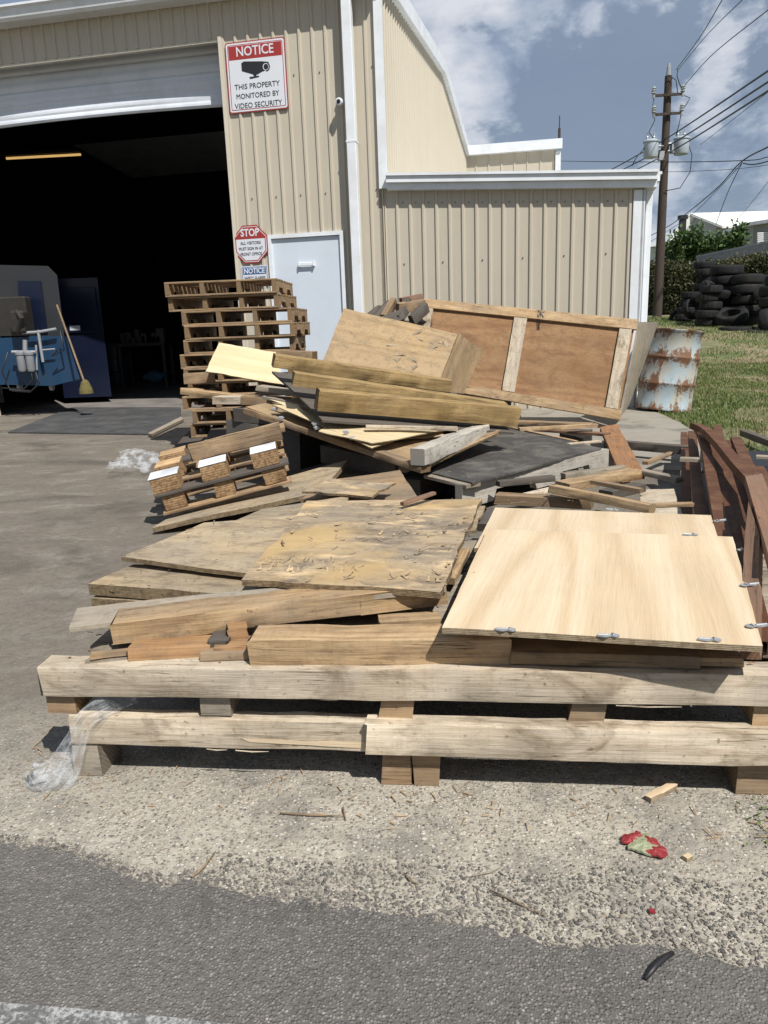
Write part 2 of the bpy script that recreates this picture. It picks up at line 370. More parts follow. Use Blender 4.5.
    # grass and dirt verge
    m, nt, b = newmat('verge_soil'); g = N(nt); v = g.coord((1, 1, 1), False)
    c = g.mix(g.noise(v, .9, 7, .65, .4), (.23, .17, .10), (.36, .30, .19))
    c = g.mix(g.ramp(g.noise(v, .55, 6, .62, .3), [(.44, 0), (.56, .9)]), c, g.mix(g.noise(v, 12, 5), (.06, .10, .025), (.13, .18, .05)))
    c = g.mix(g.ramp(g.noise(v, 25, 5, .7), [(.5, 0), (.7, .5)]), c, (.10, .085, .05))
    g.l(c, b.inputs['Base Color']); b.inputs['Roughness'].default_value = .95; g.bump(g.noise(v, 30, 6, .7), b, 1.0, .03); M['soil'] = m
    # concrete walk beside the annex
    m, nt, b = newmat('walk_concrete'); g = N(nt); v = g.coord((1, 1, 1), False)
    c = g.mix(g.noise(v, 3, 7, .65, .3), (.21, .19, .155), (.33, .30, .25)); c = g.mix(g.ramp(g.noise(v, 2, 6, .7, .5), [(.52, 0), (.66, .7)]), c, (.11, .10, .085))
    g.l(c, b.inputs['Base Color']); b.inputs['Roughness'].default_value = .9; g.bump(g.noise(v, 60, 6, .65), b, .5, .008); M['walk'] = m
ground_mats()

def leafmat(name, a, b_, trans=.25):
    m, nt, b = newmat(name); g = N(nt); v = g.coord((1, 1, 1), False)
    at = g.n('ShaderNodeAttribute', attribute_name='tone')
    c = g.mix(at.outputs['Fac'], a, b_); c = g.mix(g.math('MULTIPLY', g.noise(v, 1.2, 3), .35), c, mul(a, .6)); g.l(c, b.inputs['Base Color']); b.inputs['Roughness'].default_value = .6
    b.inputs['Subsurface Weight'].default_value = 0
    tl = g.n('ShaderNodeBsdfTranslucent'); g.l(c, tl.inputs[0]); mx = g.n('ShaderNodeMixShader'); mx.inputs[0].default_value = trans
    g.l(b.outputs[0], mx.inputs[1]); g.l(tl.outputs[0], mx.inputs[2]); g.l(mx.outputs[0], nt.nodes['Material Output'].inputs['Surface']); return m
M['grass'] = leafmat('grass_blades', (.08, .15, .03), (.24, .29, .09))
M['drygrass'] = leafmat('dry_grass_blades', (.19, .18, .08), (.34, .31, .16))
M['ivy'] = leafmat('ivy_leaves', (.035, .045, .015), (.14, .135, .045))
M['leaf'] = leafmat('broad_leaves', (.035, .08, .02), (.12, .20, .05))

def set_tone(o, vals):
    a = o.data.attributes.new('tone', 'FLOAT', 'FACE')
    a.data.foreach_set('value', vals)

# ------------------------------------------------------------------ timber builders
def sect(w, t, b):
    return [(b, 0), (w-b, 0), (w, -b), (w, -t+b), (w-b, -t), (b, -t), (0, -t+b), (0, -b)]
def timber_mesh(L, w, t, seed=0, rough=.0018, bev=.003, bend=0.0, twist=0.0, seg=None):
    """board from x=0..L, y=0..w, top face at z=0"""
    b = min(bev, t*.3, w*.3); n = seg or max(3, int(L/.07)); pts = sect(w, t, b); v = []
    e0 = [random.uniform(-1, 1)*min(.006, t*.15) for _ in range(8)]; e1 = [random.uniform(-1, 1)*min(.006, t*.15) for _ in range(8)]
    for i in range(n+1):
        x = L*i/n; u = i/n
        for k, (y, z) in enumerate(pts):
            q = noise.noise(Vector((x*7, k//2*3.1+seed, seed*1.7)))*rough*1.6 + noise.noise(Vector((x*31, k//2*5.1+seed, seed)))*rough*.7
            yc, zc = y-w/2, z+t/2; l = math.hypot(yc, zc) or 1
            yy = y+q*yc/l*1.6; zz = z+q*zc/l*1.6+bend*math.sin(math.pi*u)
            if twist:
                a = twist*(u-.5); ya, za = yy-w/2, zz+t/2; yy = w/2+ya*math.cos(a)-za*math.sin(a); zz = -t/2+ya*math.sin(a)+za*math.cos(a)
            v.append((x+(e0[k] if i == 0 else e1[k] if i == n else 0), yy, zz))
    f = [(i*8+k, (i+1)*8+k, (i+1)*8+(k+1) % 8, i*8+(k+1) % 8) for i in range(n) for k in range(8)]
    f += [tuple(range(8)), tuple(n*8+k for k in range(8))[::-1]]
    return v, f
_seed = [0]
def frame(a, b, roll=0.0, up=Vector((0, 0, 1))):
    d = (b-a).normalized(); y = up.cross(d).normalized()
    if y.length < .1: y = Vector((0, 1, 0))
    z = d.cross(y)
    Mx = Matrix(((d.x, y.x, z.x, a.x), (d.y, y.y, z.y, a.y), (d.z, y.z, z.z, a.z), (0, 0, 0, 1)))
    return Mx @ Matrix.Rotation(roll, 4, 'X')
def plank(name, a, b, w, t, mat, label=None, cat=None, group=None, parent=None, roll=0, rough=.0011, bend=0, twist=0, kind=None, bev=.0018):
    """a, b: ends of the near top edge; w runs away from the viewer, t down"""
    a, b = pt(a), pt(b); _seed[0] += 1
    v, f = timber_mesh((b-a).length, w, t, _seed[0]*1.37, rough, bend=bend, twist=twist, bev=bev)
    o = mobj(name, v, f, M[mat] if isinstance(mat, str) else mat, parent, frame(a, b, R(roll)), label=label, cat=cat, group=group, kind=kind)
    bm = bmesh.new(); bm.from_mesh(o.data); bmesh.ops.recalc_face_normals(bm, faces=bm.faces[:]); bm.to_mesh(o.data); bm.free()
    return autosmooth(o, 40)
def sheet(name, cs, t, mat, label=None, cat=None, group=None, parent=None, grain='u', rag=.003, warp=.004, nx=None, ny=None, notch=None, fr=6):
    """cs: near-left, near-right, far-right, far-left corners of the upper face"""
    c = [pt(q) for q in cs]; _seed[0] += 1; sd = _seed[0]*2.11
    o0 = sum(c, Vector())/4; ux = ((c[1]-c[0])+(c[2]-c[3])).normalized(); vy = ((c[3]-c[0])+(c[2]-c[1])).normalized()
    if grain == 'v': ux, vy = vy, -ux
    nz = ux.cross(vy).normalized(); vy = nz.cross(ux)
    Mx = Matrix(((ux.x, vy.x, nz.x, o0.x), (ux.y, vy.y, nz.y, o0.y), (ux.z, vy.z, nz.z, o0.z), (0, 0, 0, 1)))
    inv = Mx.inverted(); lc = [inv @ q for q in c]
    La = (c[1]-c[0]).length; Lb = (c[3]-c[0]).length
    nx = nx or max(6, min(60, int(La/.03))); ny = ny or max(6, min(60, int(Lb/.03)))
    top = []
    for j in range(ny+1):
        for i in range(nx+1):
            u, w_ = i/nx, j/ny
            p = (lc[0]*(1-u)+lc[1]*u)*(1-w_)+(lc[3]*(1-u)+lc[2]*u)*w_
            eu = min(u*La, (1-u)*La); ew = min(w_*Lb, (1-w_)*Lb)
            if rag:
                cen = -p; cen.z = 0; cl = cen.length or 1
                if i in (0, nx) or j in (0, ny):
                    q = abs(noise.noise(Vector((p.x*fr, p.y*fr, sd))))*rag*2.2 + abs(noise.noise(Vector((p.x*40, p.y*40, sd))))*rag
                    p = p + cen/cl*q
            p = p + Vector((0, 0, noise.noise(Vector((p.x*2.2, p.y*2.2, sd*1.3)))*warp*2))
            top.append(p)
    n = len(top); bot = [p-Vector((0, 0, t)) for p in top]
    W = nx+1; f = []; fm = []
    for j in range(ny):
        for i in range(nx):
            a = j*W+i; q = (a, a+1, a+W+1, a+W); f.append(q); f.append(tuple(n+k for k in q[::-1]))
    ring = [i for i in range(W)] + [j*W+nx for j in range(1, ny+1)] + [ny*W+i for i in range(nx-1, -1, -1)] + [j*W for j in range(ny-1, 0, -1)]
    for k in range(len(ring)):
        a, b = ring[k], ring[(k+1) % len(ring)]; f.append((b, a, n+a, n+b))
    o = mobj(name, top+bot, f, M[mat] if isinstance(mat, str) else mat, parent, Mx, label=label, cat=cat, group=group)
    bm = bmesh.new(); bm.from_mesh(o.data); bmesh.ops.recalc_face_normals(bm, faces=bm.faces[:]); bm.to_mesh(o.data); bm.free()
    return autosmooth(o, 30)
def bent(name, pts, w, t, mat, label=None, cat=None, group=None, parent=None, tilt=0.0, lip=0.0):
    """a strip following points along its middle (a bent steel section); lip: flange depth"""
    p = [pt(q) for q in pts]; q = []
    for i in range(len(p)-1):
        for k in range(8):
            u = k/8; p0, p1, p2, p3 = p[max(i-1, 0)], p[i], p[i+1], p[min(i+2, len(p)-1)]
            q.append(.5*((2*p1)+(p2-p0)*u+(2*p0-5*p1+4*p2-p3)*u*u+(3*p1-p0-3*p2+p3)*u**3))
    q.append(p[-1]); v = []; n = len(q); org = q[0].copy()
    for i, c in enumerate(q):
        d = (q[min(i+1, n-1)]-q[max(i-1, 0)]).normalized(); y = d.cross(Vector((0, 0, 1))).normalized(); z = y.cross(d)
        y2 = y*math.cos(tilt)+z*math.sin(tilt); z2 = z*math.cos(tilt)-y*math.sin(tilt)
        h = w/2
        sec = [(-h, 0), (h, 0), (h, -max(lip, t)), (h-t, -max(lip, t)), (h-t, -t), (-h+t, -t), (-h+t, -max(lip, t)), (-h, -max(lip, t))] if lip else [(-h, 0), (h, 0), (h, -t), (-h, -t)]
        v += [c+y2*a+z2*b-org for a, b in sec]
    m = 8 if lip else 4
    f = [(i*m+k, i*m+(k+1) % m, (i+1)*m+(k+1) % m, (i+1)*m+k) for i in range(n-1) for k in range(m)] + [tuple(range(m))[::-1], tuple((n-1)*m+k for k in range(m))]
    o = mobj(name, v, f, M[mat] if isinstance(mat, str) else mat, parent, Matrix.Translation(org), label=label, cat=cat, group=group)
    bm = bmesh.new(); bm.from_mesh(o.data); bmesh.ops.recalc_face_normals(bm, faces=bm.faces[:]); bm.to_mesh(o.data); bm.free()
    return autosmooth(o, 30)
# ================================================================== light and sky
SUNV = Vector((.38, -.64, 1.0)).normalized()        # towards the sun
sl = bpy.data.lights.new('sun', 'SUN'); so = bpy.data.objects.new('sun', sl); COL.objects.link(so)
sl.energy = 5.0; sl.angle = R(.5); sl.color = (1, .965, .91); so.rotation_euler = SUNV.to_track_quat('Z', 'Y').to_euler(); so.location = (6, -6, 14)
wd = bpy.data.worlds.new('World'); SC.world = wd; wd.use_nodes = True
def build_world():
    nt = wd.node_tree; g = N(nt); bg = nt.nodes['Background']
    sky = g.n('ShaderNodeTexSky', sky_type='NISHITA'); sky.sun_disc = False
    sky.sun_elevation = math.asin(SUNV.z); sky.sun_rotation = math.atan2(SUNV.x, SUNV.y); sky.air_density = 1.2; sky.dust_density = .8; sky.ozone_density = 2.0
    tc = g.n('ShaderNodeTexCoord'); v = tc.outputs['Generated']
    s = g.n('ShaderNodeSeparateXYZ'); g.l(v, s.inputs[0])
    # clouds: direction flattened onto a cloud deck
    dz = g.math('MAXIMUM', g.math('ADD', s.outputs[2], .30), .05)
    cb = g.n('ShaderNodeCombineXYZ'); g.l(g.math('DIVIDE', s.outputs[0], dz), cb.inputs[0]); g.l(g.math('DIVIDE', s.outputs[1], dz), cb.inputs[1])
    g.l(g.math('MULTIPLY', s.outputs[2], 2.0), cb.inputs[2])
    mp = g.n('ShaderNodeMapping'); mp.inputs['Location'].default_value = CLOUD; g.l(cb.outputs[0], mp.inputs['Vector']); q = mp.outputs[0]
    n1 = g.noise(q, .62, 9, .56, .25); n2 = g.noise(q, .33, 4, .5, .2); n3 = g.noise(q, 2.3, 8, .62, .4)
    deck = g.mix(g.ramp(n2, [(.36, 0), (.62, 1)]), (2.3, 3.1, 4.5), (3.4, 4.25, 5.7))
    deck = g.mix(g.ramp(n3, [(.35, 0), (.75, .45)]), deck, (3.6, 4.4, 5.6))
    def near(px, py, r, amt):   # cloud banks stand in these parts of the sky
        d = ray(px, py).normalized(); dt = g.n('ShaderNodeVectorMath', operation='DOT_PRODUCT'); nv = g.n('ShaderNodeVectorMath', operation='NORMALIZE'); g.l(v, nv.inputs[0]); g.l(nv.outputs[0], dt.inputs[0]); dt.inputs[1].default_value = d
        return g.math('MULTIPLY', g.ramp(dt.outputs['Value'], [(math.cos(R(r)), 0), (1, 1)], 'EASE'), amt)
    bias = g.math('ADD', g.math('ADD', near(470, -10, 9, .19), near(730, 60, 10, .05)), g.math('ADD', near(455, 130, 4, .15), near(720, 175, 8, .10)))
    bias = g.math('SUBTRACT', bias, g.math('ADD', near(560, 90, 9, .12), near(690, 120, 4, .06)))
    nn = g.noise(g.coord((9, 9, 15), False, 'Generated'), 1.0, 10, .56, .2)
    f1 = g.math('ADD', nn, bias)
    deck = g.mix(g.ramp(f1, [(.52, 0), (.60, 1)]), deck, g.mix(g.ramp(g.math('ADD', g.math('MULTIPLY', f1, 1.2), g.math('SUBTRACT', n3, .8)), [(.28, 0), (.62, 1)]), (4.3, 5.2, 6.8), (9.2, 9.5, 10.2)))
    hz = g.ramp(s.outputs[2], [(.0, .5), (.10, .25), (.25, 0)])
    deck = g.mix(hz, deck, (4.6, 5.6, 7.0))
    c = g.mix(.92, sky.outputs[0], deck)
    g.l(c, bg.inputs['Color']); bg.inputs['Strength'].default_value = .072
CLOUD = (3.1, 1.7, .4)
build_world()
SC.view_settings.view_transform = 'Standard'; SC.view_settings.look = 'None'; SC.view_settings.exposure = 0.17; SC.view_settings.gamma = 1
SC.render.engine = 'CYCLES'; SC.cycles.max_bounces = 8; SC.cycles.transparent_max_bounces = 12; SC.cycles.use_denoising = True

# ================================================================== ground
def smooth(a, b, x):
    t = max(0, min(1, (x-a)/(b-a))); return t*t*(3-2*t)
def gz(x, y):
    """height of the verge: it rises towards the bank behind the tyres"""
    return smooth(3.6, 6.5, x-.10*y)*smooth(11, 34, y)*1.05
def lin(a, b, n): return [a+(b-a)*i/n for i in range(n+1)]
def ground():
    xs = [-400, -150, -60, -30, -15]+lin(-8, 22, 60)+[26, 35, 60, 150, 400]
    ys = [-200, -60, -20, -5]+lin(0, 45, 90)+[50, 60, 90, 180, 600]
    v = [(x, y, gz(x, y)-.012 + (noise.noise(Vector((x*.8, y*.8, 0)))*.02 if x > 3.5 and y > 5 else 0)) for y in ys for x in xs]; W_ = len(xs)
    f = [(j*W_+i, j*W_+i+1, (j+1)*W_+i+1, (j+1)*W_+i) for j in range(len(ys)-1) for i in range(W_-1)]
    mobj('ground', v, f, M['soil'], kind='structure', smooth=True)
    def edge_noise(p, amp, fr, sd): return amp*noise.noise(Vector((p.x*fr, p.y*fr, sd)))
    # yard slab
    L = [Vector((-30, -1, 0)), Vector((.62, -1, 0)), Vector((.66, 1.0, 0)), Vector((.84, 1.35, 0)), Vector((1.05, 1.75, 0)), Vector((1.5, 2.6, 0)), Vector((1.9, 3.6, 0)), Vector((2.25, 5.0, 0)), Vector((2.3, 5.2, 0)), Vector((2.3, 10.2, 0)), Vector((-30, 16.5, 0))]
    out = []
    for i in range(len(L)):
        a, b = L[i], L[(i+1) % len(L)]; n = max(1, int((b-a).length/.03)) if 1 <= i <= 7 else 1
        for k in range(n):
            p = a.lerp(b, k/n); out.append(p+Vector((edge_noise(p, .05, 5, 1)+edge_noise(p, .02, 22, 3), 0, 0)) if 1 <= i <= 7 else p)
    v = out; n = len(v); mobj('yard_slab', v+[p-Vector((0, 0, .1)) for p in v], [tuple(range(n))]+[(i, n+i, n+(i+1) % n, (i+1) % n) for i in range(n)], M['yard'], kind='structure')
    # road, laid over the slab with a broken edge
    px = [(-60, 845), (0, 849), (40, 850), (75, 856), (98, 872), (140, 880), (200, 886), (260, 896), (320, 905), (384, 914), (450, 922), (500, 930), (560, 938), (620, 946), (700, 957), (768, 960), (840, 962)]
    e = [P(x, y, z=.004) for x, y in px]; e = [Vector((-14, 2.6, .004))]+e+[Vector((14, -1.1, .004))]
    pts = []
    for i in range(len(e)-1):
        n = max(2, int((e[i+1]-e[i]).length/.012)); n = min(n, 60)
        for k in range(n):
            p = e[i].lerp(e[i+1], k/n); a = 1
            p = p + Vector((0, noise.noise(Vector((p.x*6, p.y*6, 9)))*.035+noise.noise(Vector((p.x*30, 0, 4)))*.018+noise.noise(Vector((p.x*110, 0, 7)))*.008, 0)); p.z = .006; pts.append(p)
    pts.append(e[-1]); global ROAD_EDGE; ROAD_EDGE = [p.copy() for p in pts]
    n = len(pts); v = pts+[Vector((p.x, -8, .006)) for p in pts]
    mobj('road', v, [(i, n+i, n+i+1, i+1) for i in range(n-1)], M['asphalt'], kind='structure')
    # painted line
    a = [P(x, y, z=.010) for x, y in ((-80, 1000), (0, 1002), (60, 1007), (120, 1012), (180, 1018), (240, 1025), (330, 1038))]
    a = [a[0]+(a[0]-a[2]).normalized()*12]+a+[a[-1]+(a[-1]-a[-3]).normalized()*12]
    for p in a: p.z = .010
    b = [p+Vector((-.02, -.12, 0)) for p in a]
    mobj('road_markings', a+b, [(i, len(a)+i, len(a)+i+1, i+1) for i in range(len(a)-1)], M['paint'], kind='structure')
    # concrete walk beside the annex
    w = [Vector((2.25, 5.1, .012)), Vector((2.62, 5.0, .012)), Vector((2.80, 6.4, .012)), Vector((2.98, 7.7, .012)), Vector((3.05, 8.3, .012)), Vector((2.95, 9.3, .012)), Vector((1.5, 9.4, .012)), Vector((1.4, 5.3, .012))]
    out = []
    for i in range(len(w)):
        a_, b_ = w[i], w[(i+1) % len(w)]; n = max(1, int((b_-a_).length/.05))
        for k in range(n):
            p = a_.lerp(b_, k/n); out.append(p+Vector((edge_noise(p, .05, 3, 5), edge_noise(p, .02, 9, 6), 0)))
    n = len(out); mobj('concrete_walk', out+[p-Vector((0, 0, .1)) for p in out], [tuple(range(n))]+[(i, n+i, n+(i+1) % n, (i+1) % n) for i in range(n)], M['walk'], kind='structure')
ground()

# ================================================================== buildings
W0 = P(634, 408, z=0); YAW = R(12)
U = Vector((math.cos(YAW), -math.sin(YAW), 0)); NN = Vector((-math.sin(YAW), -math.cos(YAW), 0)); UP = Vector((0, 0, 1))
def Wp(s, z, d=0): return W0+U*s+NN*d+UP*z
def onplane(x, y, p, n):
    d = ray(x, y); return ORI+d*((p-ORI).dot(n)/d.dot(n))
def WS(x, y, d=0):
    q = onplane(x, y, W0+NN*d, NN)-W0; return q.dot(U), q.z
MW = Matrix(((U.x, -NN.x, 0, W0.x), (U.y, -NN.y, 0, W0.y), (0, 0, 1, 0), (0, 0, 0, 1)))  # local: x along wall, y into building, z up
RIB = .1545
def panel(name, s0, s1, z0, z1, mat, parent, Mx=MW, rib=RIB, h=.02, back=.06, ph=0.0):
    """ribbed steel sheet; z1 may be a function of s"""
    zt = z1 if callable(z1) else (lambda s: z1)
    prof = []; k = math.floor((s0-ph)/rib)
    while ph+k*rib < s1+rib:
        b = ph+k*rib
        prof += [(b, 0), (b+.012, -h), (b+.034, -h), (b+.046, 0)]; k += 1
    pr = [(s0, 0)]+[q for q in prof if s0+1e-4 < q[0] < s1-1e-4]+[(s1, 0)]
    v = []; 
    for s, y in pr: v += [(s, y, z0), (s, y, zt(s))]
    f = [(2*i, 2*i+2, 2*i+3, 2*i+1) for i in range(len(pr)-1)]
    b = len(v); v += [(s0, back, z0), (s0, back, zt(s0)), (s1, back, z0), (s1, back, zt(s1))]
    e = 2*(len(pr)-1)
    f += [(0, 1, b+1, b), (e, b+2, b+3, e+1), (b, b+1, b+3, b+2), tuple([2*i+1 for i in range(len(pr))]+[b+3, b+1]), tuple([2*i for i in range(len(pr))][::-1]+[b, b+2])]
    return mobj(name, v, f, mat, parent, Mx)
def wbox(mb, s0, s1, z0, z1, d0, d1, bev=0): mb.box(((s0+s1)/2, -(d0+d1)/2, (z0+z1)/2), (abs(s1-s0), abs(d1-d0), abs(z1-z0)), bev=bev); return mb

SJ = WS(228, 150)[0]; SD0 = WS(268, 234)[0]; SD1 = WS(343, 231)[0]; ZD = WS(305, 233)[1]; SC_ = WS(381.5, 120)[0]
ZH = WS(110, 52)[1]; ZE = WS(100, 10)[1]+.02
print('wall: jamb', SJ, 'door', SD0, SD1, ZD, 'corner', SC_, 'header', ZH, 'eave', ZE)
SL = WS(-8, 400)[0]
wh = empty('warehouse', W0, 0, label='long beige ribbed metal warehouse with the open roll-up door', cat='building')
panel('wall_siding', SJ, SD0, 0, ZE, M['siding'], wh)
panel('wall_siding', SD0, SD1, ZD, ZE, M['siding'], wh)
panel('wall_siding', SD1, SC_, 0, ZE, M['siding'], wh)
panel('wall_siding', SL-6, SJ, ZH, ZE, M['siding'], wh)
panel('wall_siding', SL-6, SL, 0, ZH, M['siding'], wh)
# gable end going back
BK = -NN; PC = Wp(SC_, 0)
def SP(x, y):
    q = onplane(x, y, PC, U)-PC; return q.dot(BK), q.z
d1, z1_ = SP(441, 68); d2, z2_ = SP(466, 152); d0, z0_ = SP(401, 8)
print('gable', (d0, z0_), (d1, z1_), (d2, z2_))
MG = Matrix(((BK.x, -U.x, 0, PC.x), (BK.y, -U.y, 0, PC.y), (0, 0, 1, 0), (0, 0, 0, 1)))
sl1 = (z1_-z0_)/(d1-d0)
def gtop(s): return z1_-(d1-s)*sl1 if s < d1 else z1_+(z2_-z1_)*(s-d1)/(d2-d1)
panel('gable_wall', 0, d1, 0, gtop, M['siding'], wh, MG, rib=.1545); panel('gable_wall', d1, d2, 0, gtop, M['siding'], wh, MG, rib=.1545)
# roof
def slab(name, pts, t, mat, parent):
    n = (pts[1]-pts[0]).cross(pts[2]-pts[0]).normalized()
    if n.z < 0: n = -n
    mb = MB(); mb.prism([p for p in pts], n*t); o = mb.build(name, mat, parent); return o
ze = gtop(0)
A = lambda s, dd, z: W0+U*s+BK*dd+UP*z
rf = slab('roof', [A(SC_+.02, -.14, ze+.03), A(SC_+.02, d1, z1_+.03), A(SL-6, d1, z1_+.03), A(SL-6, -.14, ze+.03)], .05, M['white'], wh)
slab('roof', [A(SC_+.02, d1, z1_+.03), A(SC_+.02, d2, z2_+.03), A(SL-6, d2, z2_+.03), A(SL-6, d1, z1_+.03)], .05, M['white'], wh)
mb = MB()
for (a0, a1) in (((-.16, ze), (d1, z1_)), ((d1, z1_), (d2+.1, z2_))):
    pa = A(SC_, a0[0], a0[1]-.10); pb = A(SC_, a1[0], a1[1]-.10)
    mb.prism([pa, pb, pb+UP*.2, pa+UP*.2], U*.09)
mb.build('rake_trim', M['white'], wh)
# eave gutter: K-style trough along the front
mb = MB(); g0 = ZE-.10; prof = [(0, 0), (.19, 0), (.22, .03), (.24, .11), (.27, .13), (.27, .155), (0, .155)]
sa, sb = SL-6, SC_+.05
pts = [Wp(sa, g0+z, .022+d) for d, z in prof]; mb.prism(pts, U*(sb-sa)); mb.build('gutter', M['white'], wh)
# trims
mb = MB(); zb = WS(384, 189)[1]
wbox(mb, SC_-.045, SC_+.05, zb, ze-.02, .0, .05); mb.build('corner_trim', M['white'], wh, MW)
sp = WS(352.5, 100)[0]
mb = MB(); wbox(mb, sp-.055, sp+.055, .25, g0, .06, .165, .006)
for z in (1.15, 3.1): wbox(mb, sp-.06, sp+.06, z, z+.02, .02, .168)
dp = mb.build('downpipe', M['white'], wh, MW)
mb = MB(); wbox(mb, SJ-.012, SJ+.03, 0, ZH+.02, -.12, .028); wbox(mb, SL-.05, SL+.012, 0, ZH, -.12, .028); wbox(mb, SL+.014, SJ-.014, ZH-.03, ZH-.003, -.05, .006)
mb.build('opening_trim', plain('cream_trim', (.60, .55, .45), .45, 0, .05), wh, MW)
# bent roll-up door, only its lower slats show
SB = WS(0, 128, -.28)[1]; SB2 = WS(220, 112, -.28)[1]; print('roll bottom', SB, SB2)
rl = empty('roll_up_door', Wp(0, 0)); adopt(rl, wh)
def rollz(s):   # the bottom edge sags in a bow
    u = (s-SL)/(SJ-SL); return min(SB, SB2)+.10*math.sin(max(0, min(1, u))*math.pi)*0 + (SB2-SB)*u*.0
v = []; f = []; nz = 40; ns = 60; zt = ZH+.35
zc = []
z = 0; 
for i in range(ns+1):
    s = SL+.02+(SJ-SL-.04)*i/ns; u = i/ns; sag = .055*math.sin(u*math.pi*1.0)**2+.02*u
    zb_ = SB - .01 - sag*.0
    for j in range(nz+1):
        w_ = j/nz; zz = zb_+(zt-zb_)*w_ + .014*math.sin(u*math.pi)*(1-w_)**2
        kk = (zz-zb_)/.085; fr_ = kk-math.floor(kk)
        dd = -.28 + .012*math.sin(fr_*math.pi)**.5 + (.055*math.sin(u*math.pi)*(1-w_)**3) - (.012 if j % 8 == 0 else 0)
        v.append((s, -dd, zz))
f = [(i*(nz+1)+j, (i+1)*(nz+1)+j, (i+1)*(nz+1)+j+1, i*(nz+1)+j+1) for i in range(ns) for j in range(nz)]
n = len(v); v += [(a, b+.02, c) for a, b, c in v]; f += [tuple(n+k for k in q[::-1]) for q in f]
mobj('door_curtain', v, f, M['roll'], rl, MW)

# personnel door
pd = empty('personnel_door', Wp((SD0+SD1)/2, 0)); adopt(pd, wh)
mb = MB(); wbox(mb, SD0+.04, SD1-.04, .02, ZD-.05, -.05, -.005); mb.build('door_leaf', plain('white_door_paint', (.60, .66, .73), .45, 0, .04, 3, dirt=(.4, .42, .42), dirtamt=.15), pd, MW)
mb = MB(); wbox(mb, SD0-.005, SD0+.04, 0, ZD, -.06, .025); wbox(mb, SD1-.04, SD1+.005, 0, ZD, -.06, .025); wbox(mb, SD0+.04, SD1-.04, ZD-.045, ZD, -.06, .025)
mb.build('door_frame', M['white'], pd, MW)
hs, hz_ = WS(307, 264)
mb = MB(); wbox(mb, hs-.09, hs+.09, hz_-.02, hz_+.02, .02, .035, .004); wbox(mb, hs-.10, hs-.085, hz_-.028, hz_+.028, -.006, .038); wbox(mb, hs+.085, hs+.10, hz_-.028, hz_+.028, -.006, .038)
mb.build('pull_handle', M['white'], pd, MW)
# screws of the siding
_sm = bpy.data.meshes.new('siding_screw'); _q = MB().box((0, 0, 0), (.012, .012, .012)); _sm.from_pydata([tuple(v) for v in _q.v], [], _q.f); _sm.materials.append(M['screw'])
def screw_row(par, zf, s0, s1, step):
    s = math.ceil((s0)/step)*step
    while s < s1:
        o = bpy.data.objects.new('siding_screw', _sm); COL.objects.link(o); o.parent = par; o.matrix_basis = wmat(par).inverted() @ MW @ Matrix.Translation((s+.09, -.004, zf(s))); s += step
for z in (2.6, 1.2, 3.9): screw_row(wh, lambda s: z, SD1 if z < ZD else SJ, SC_, RIB*2)

# interior
ih = empty('workshop_interior', Wp((SL+SJ)/2, 0, -5)); adopt(ih, wh)
mb = MB(); D = 11.0
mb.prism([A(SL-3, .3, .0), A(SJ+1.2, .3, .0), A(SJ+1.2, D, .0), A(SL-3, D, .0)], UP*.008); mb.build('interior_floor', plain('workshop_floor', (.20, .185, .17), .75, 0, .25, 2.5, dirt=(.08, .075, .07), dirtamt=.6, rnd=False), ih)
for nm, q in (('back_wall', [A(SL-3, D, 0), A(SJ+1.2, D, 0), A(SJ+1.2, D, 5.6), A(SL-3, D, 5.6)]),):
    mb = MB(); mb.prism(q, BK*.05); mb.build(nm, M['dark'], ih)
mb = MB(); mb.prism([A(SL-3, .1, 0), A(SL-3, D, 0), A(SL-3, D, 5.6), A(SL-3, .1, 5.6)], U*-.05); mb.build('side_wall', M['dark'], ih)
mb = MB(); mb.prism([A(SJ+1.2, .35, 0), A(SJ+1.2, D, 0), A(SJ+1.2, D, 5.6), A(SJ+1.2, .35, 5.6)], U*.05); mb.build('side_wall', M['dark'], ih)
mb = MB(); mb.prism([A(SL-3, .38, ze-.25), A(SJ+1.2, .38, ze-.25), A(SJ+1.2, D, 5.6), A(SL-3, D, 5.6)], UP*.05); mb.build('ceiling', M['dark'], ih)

# annex with its sloping roof edge
ax = empty('side_annex', W0, label='low beige ribbed annex on the right end of the warehouse with white roof edge', cat='building')
zl = WS(389, 192)[1]; zr = WS(640, 190)[1]; print('annex', zl, zr)
def atop(s): return zr+(zl-zr)*(s/SC_)
panel('wall_siding', SC_, 0, 0, lambda s: atop(s)+.05, M['siding'], ax)
ML = Matrix(((BK.x, U.x, 0, W0.x), (BK.y, U.y, 0, W0.y), (0, 0, 1, 0), (0, 0, 0, 1)))
MR_ = Matrix(((BK.x, -U.x, 0, W0.x), (BK.y, -U.y, 0, W0.y), (0, 0, 1, 0), (0, 0, 0, 1)))
panel('end_wall', 0, d2, 0, zr+.05, M['siding'], ax, MR_)
mb = MB(); wbox(mb, -.10, .012, 0, zr, .0, .03); mb.box((.006, .03, zr/2), (.035, .12, zr), M=None)
mb.build('corner_trim', M['white'], ax, MW)
mb = MB()   # downpipe on the corner's side
mb.box((.075, .10, .30+(zr-.30)/2+.02), (.07, .09, zr-.32), bev=.006); mb.tube([(.075, .10, .34), (.08, .06, .16), (.10, -.02, .09)], .032, 6); mb.build('downpipe', M['white'], ax, MW)
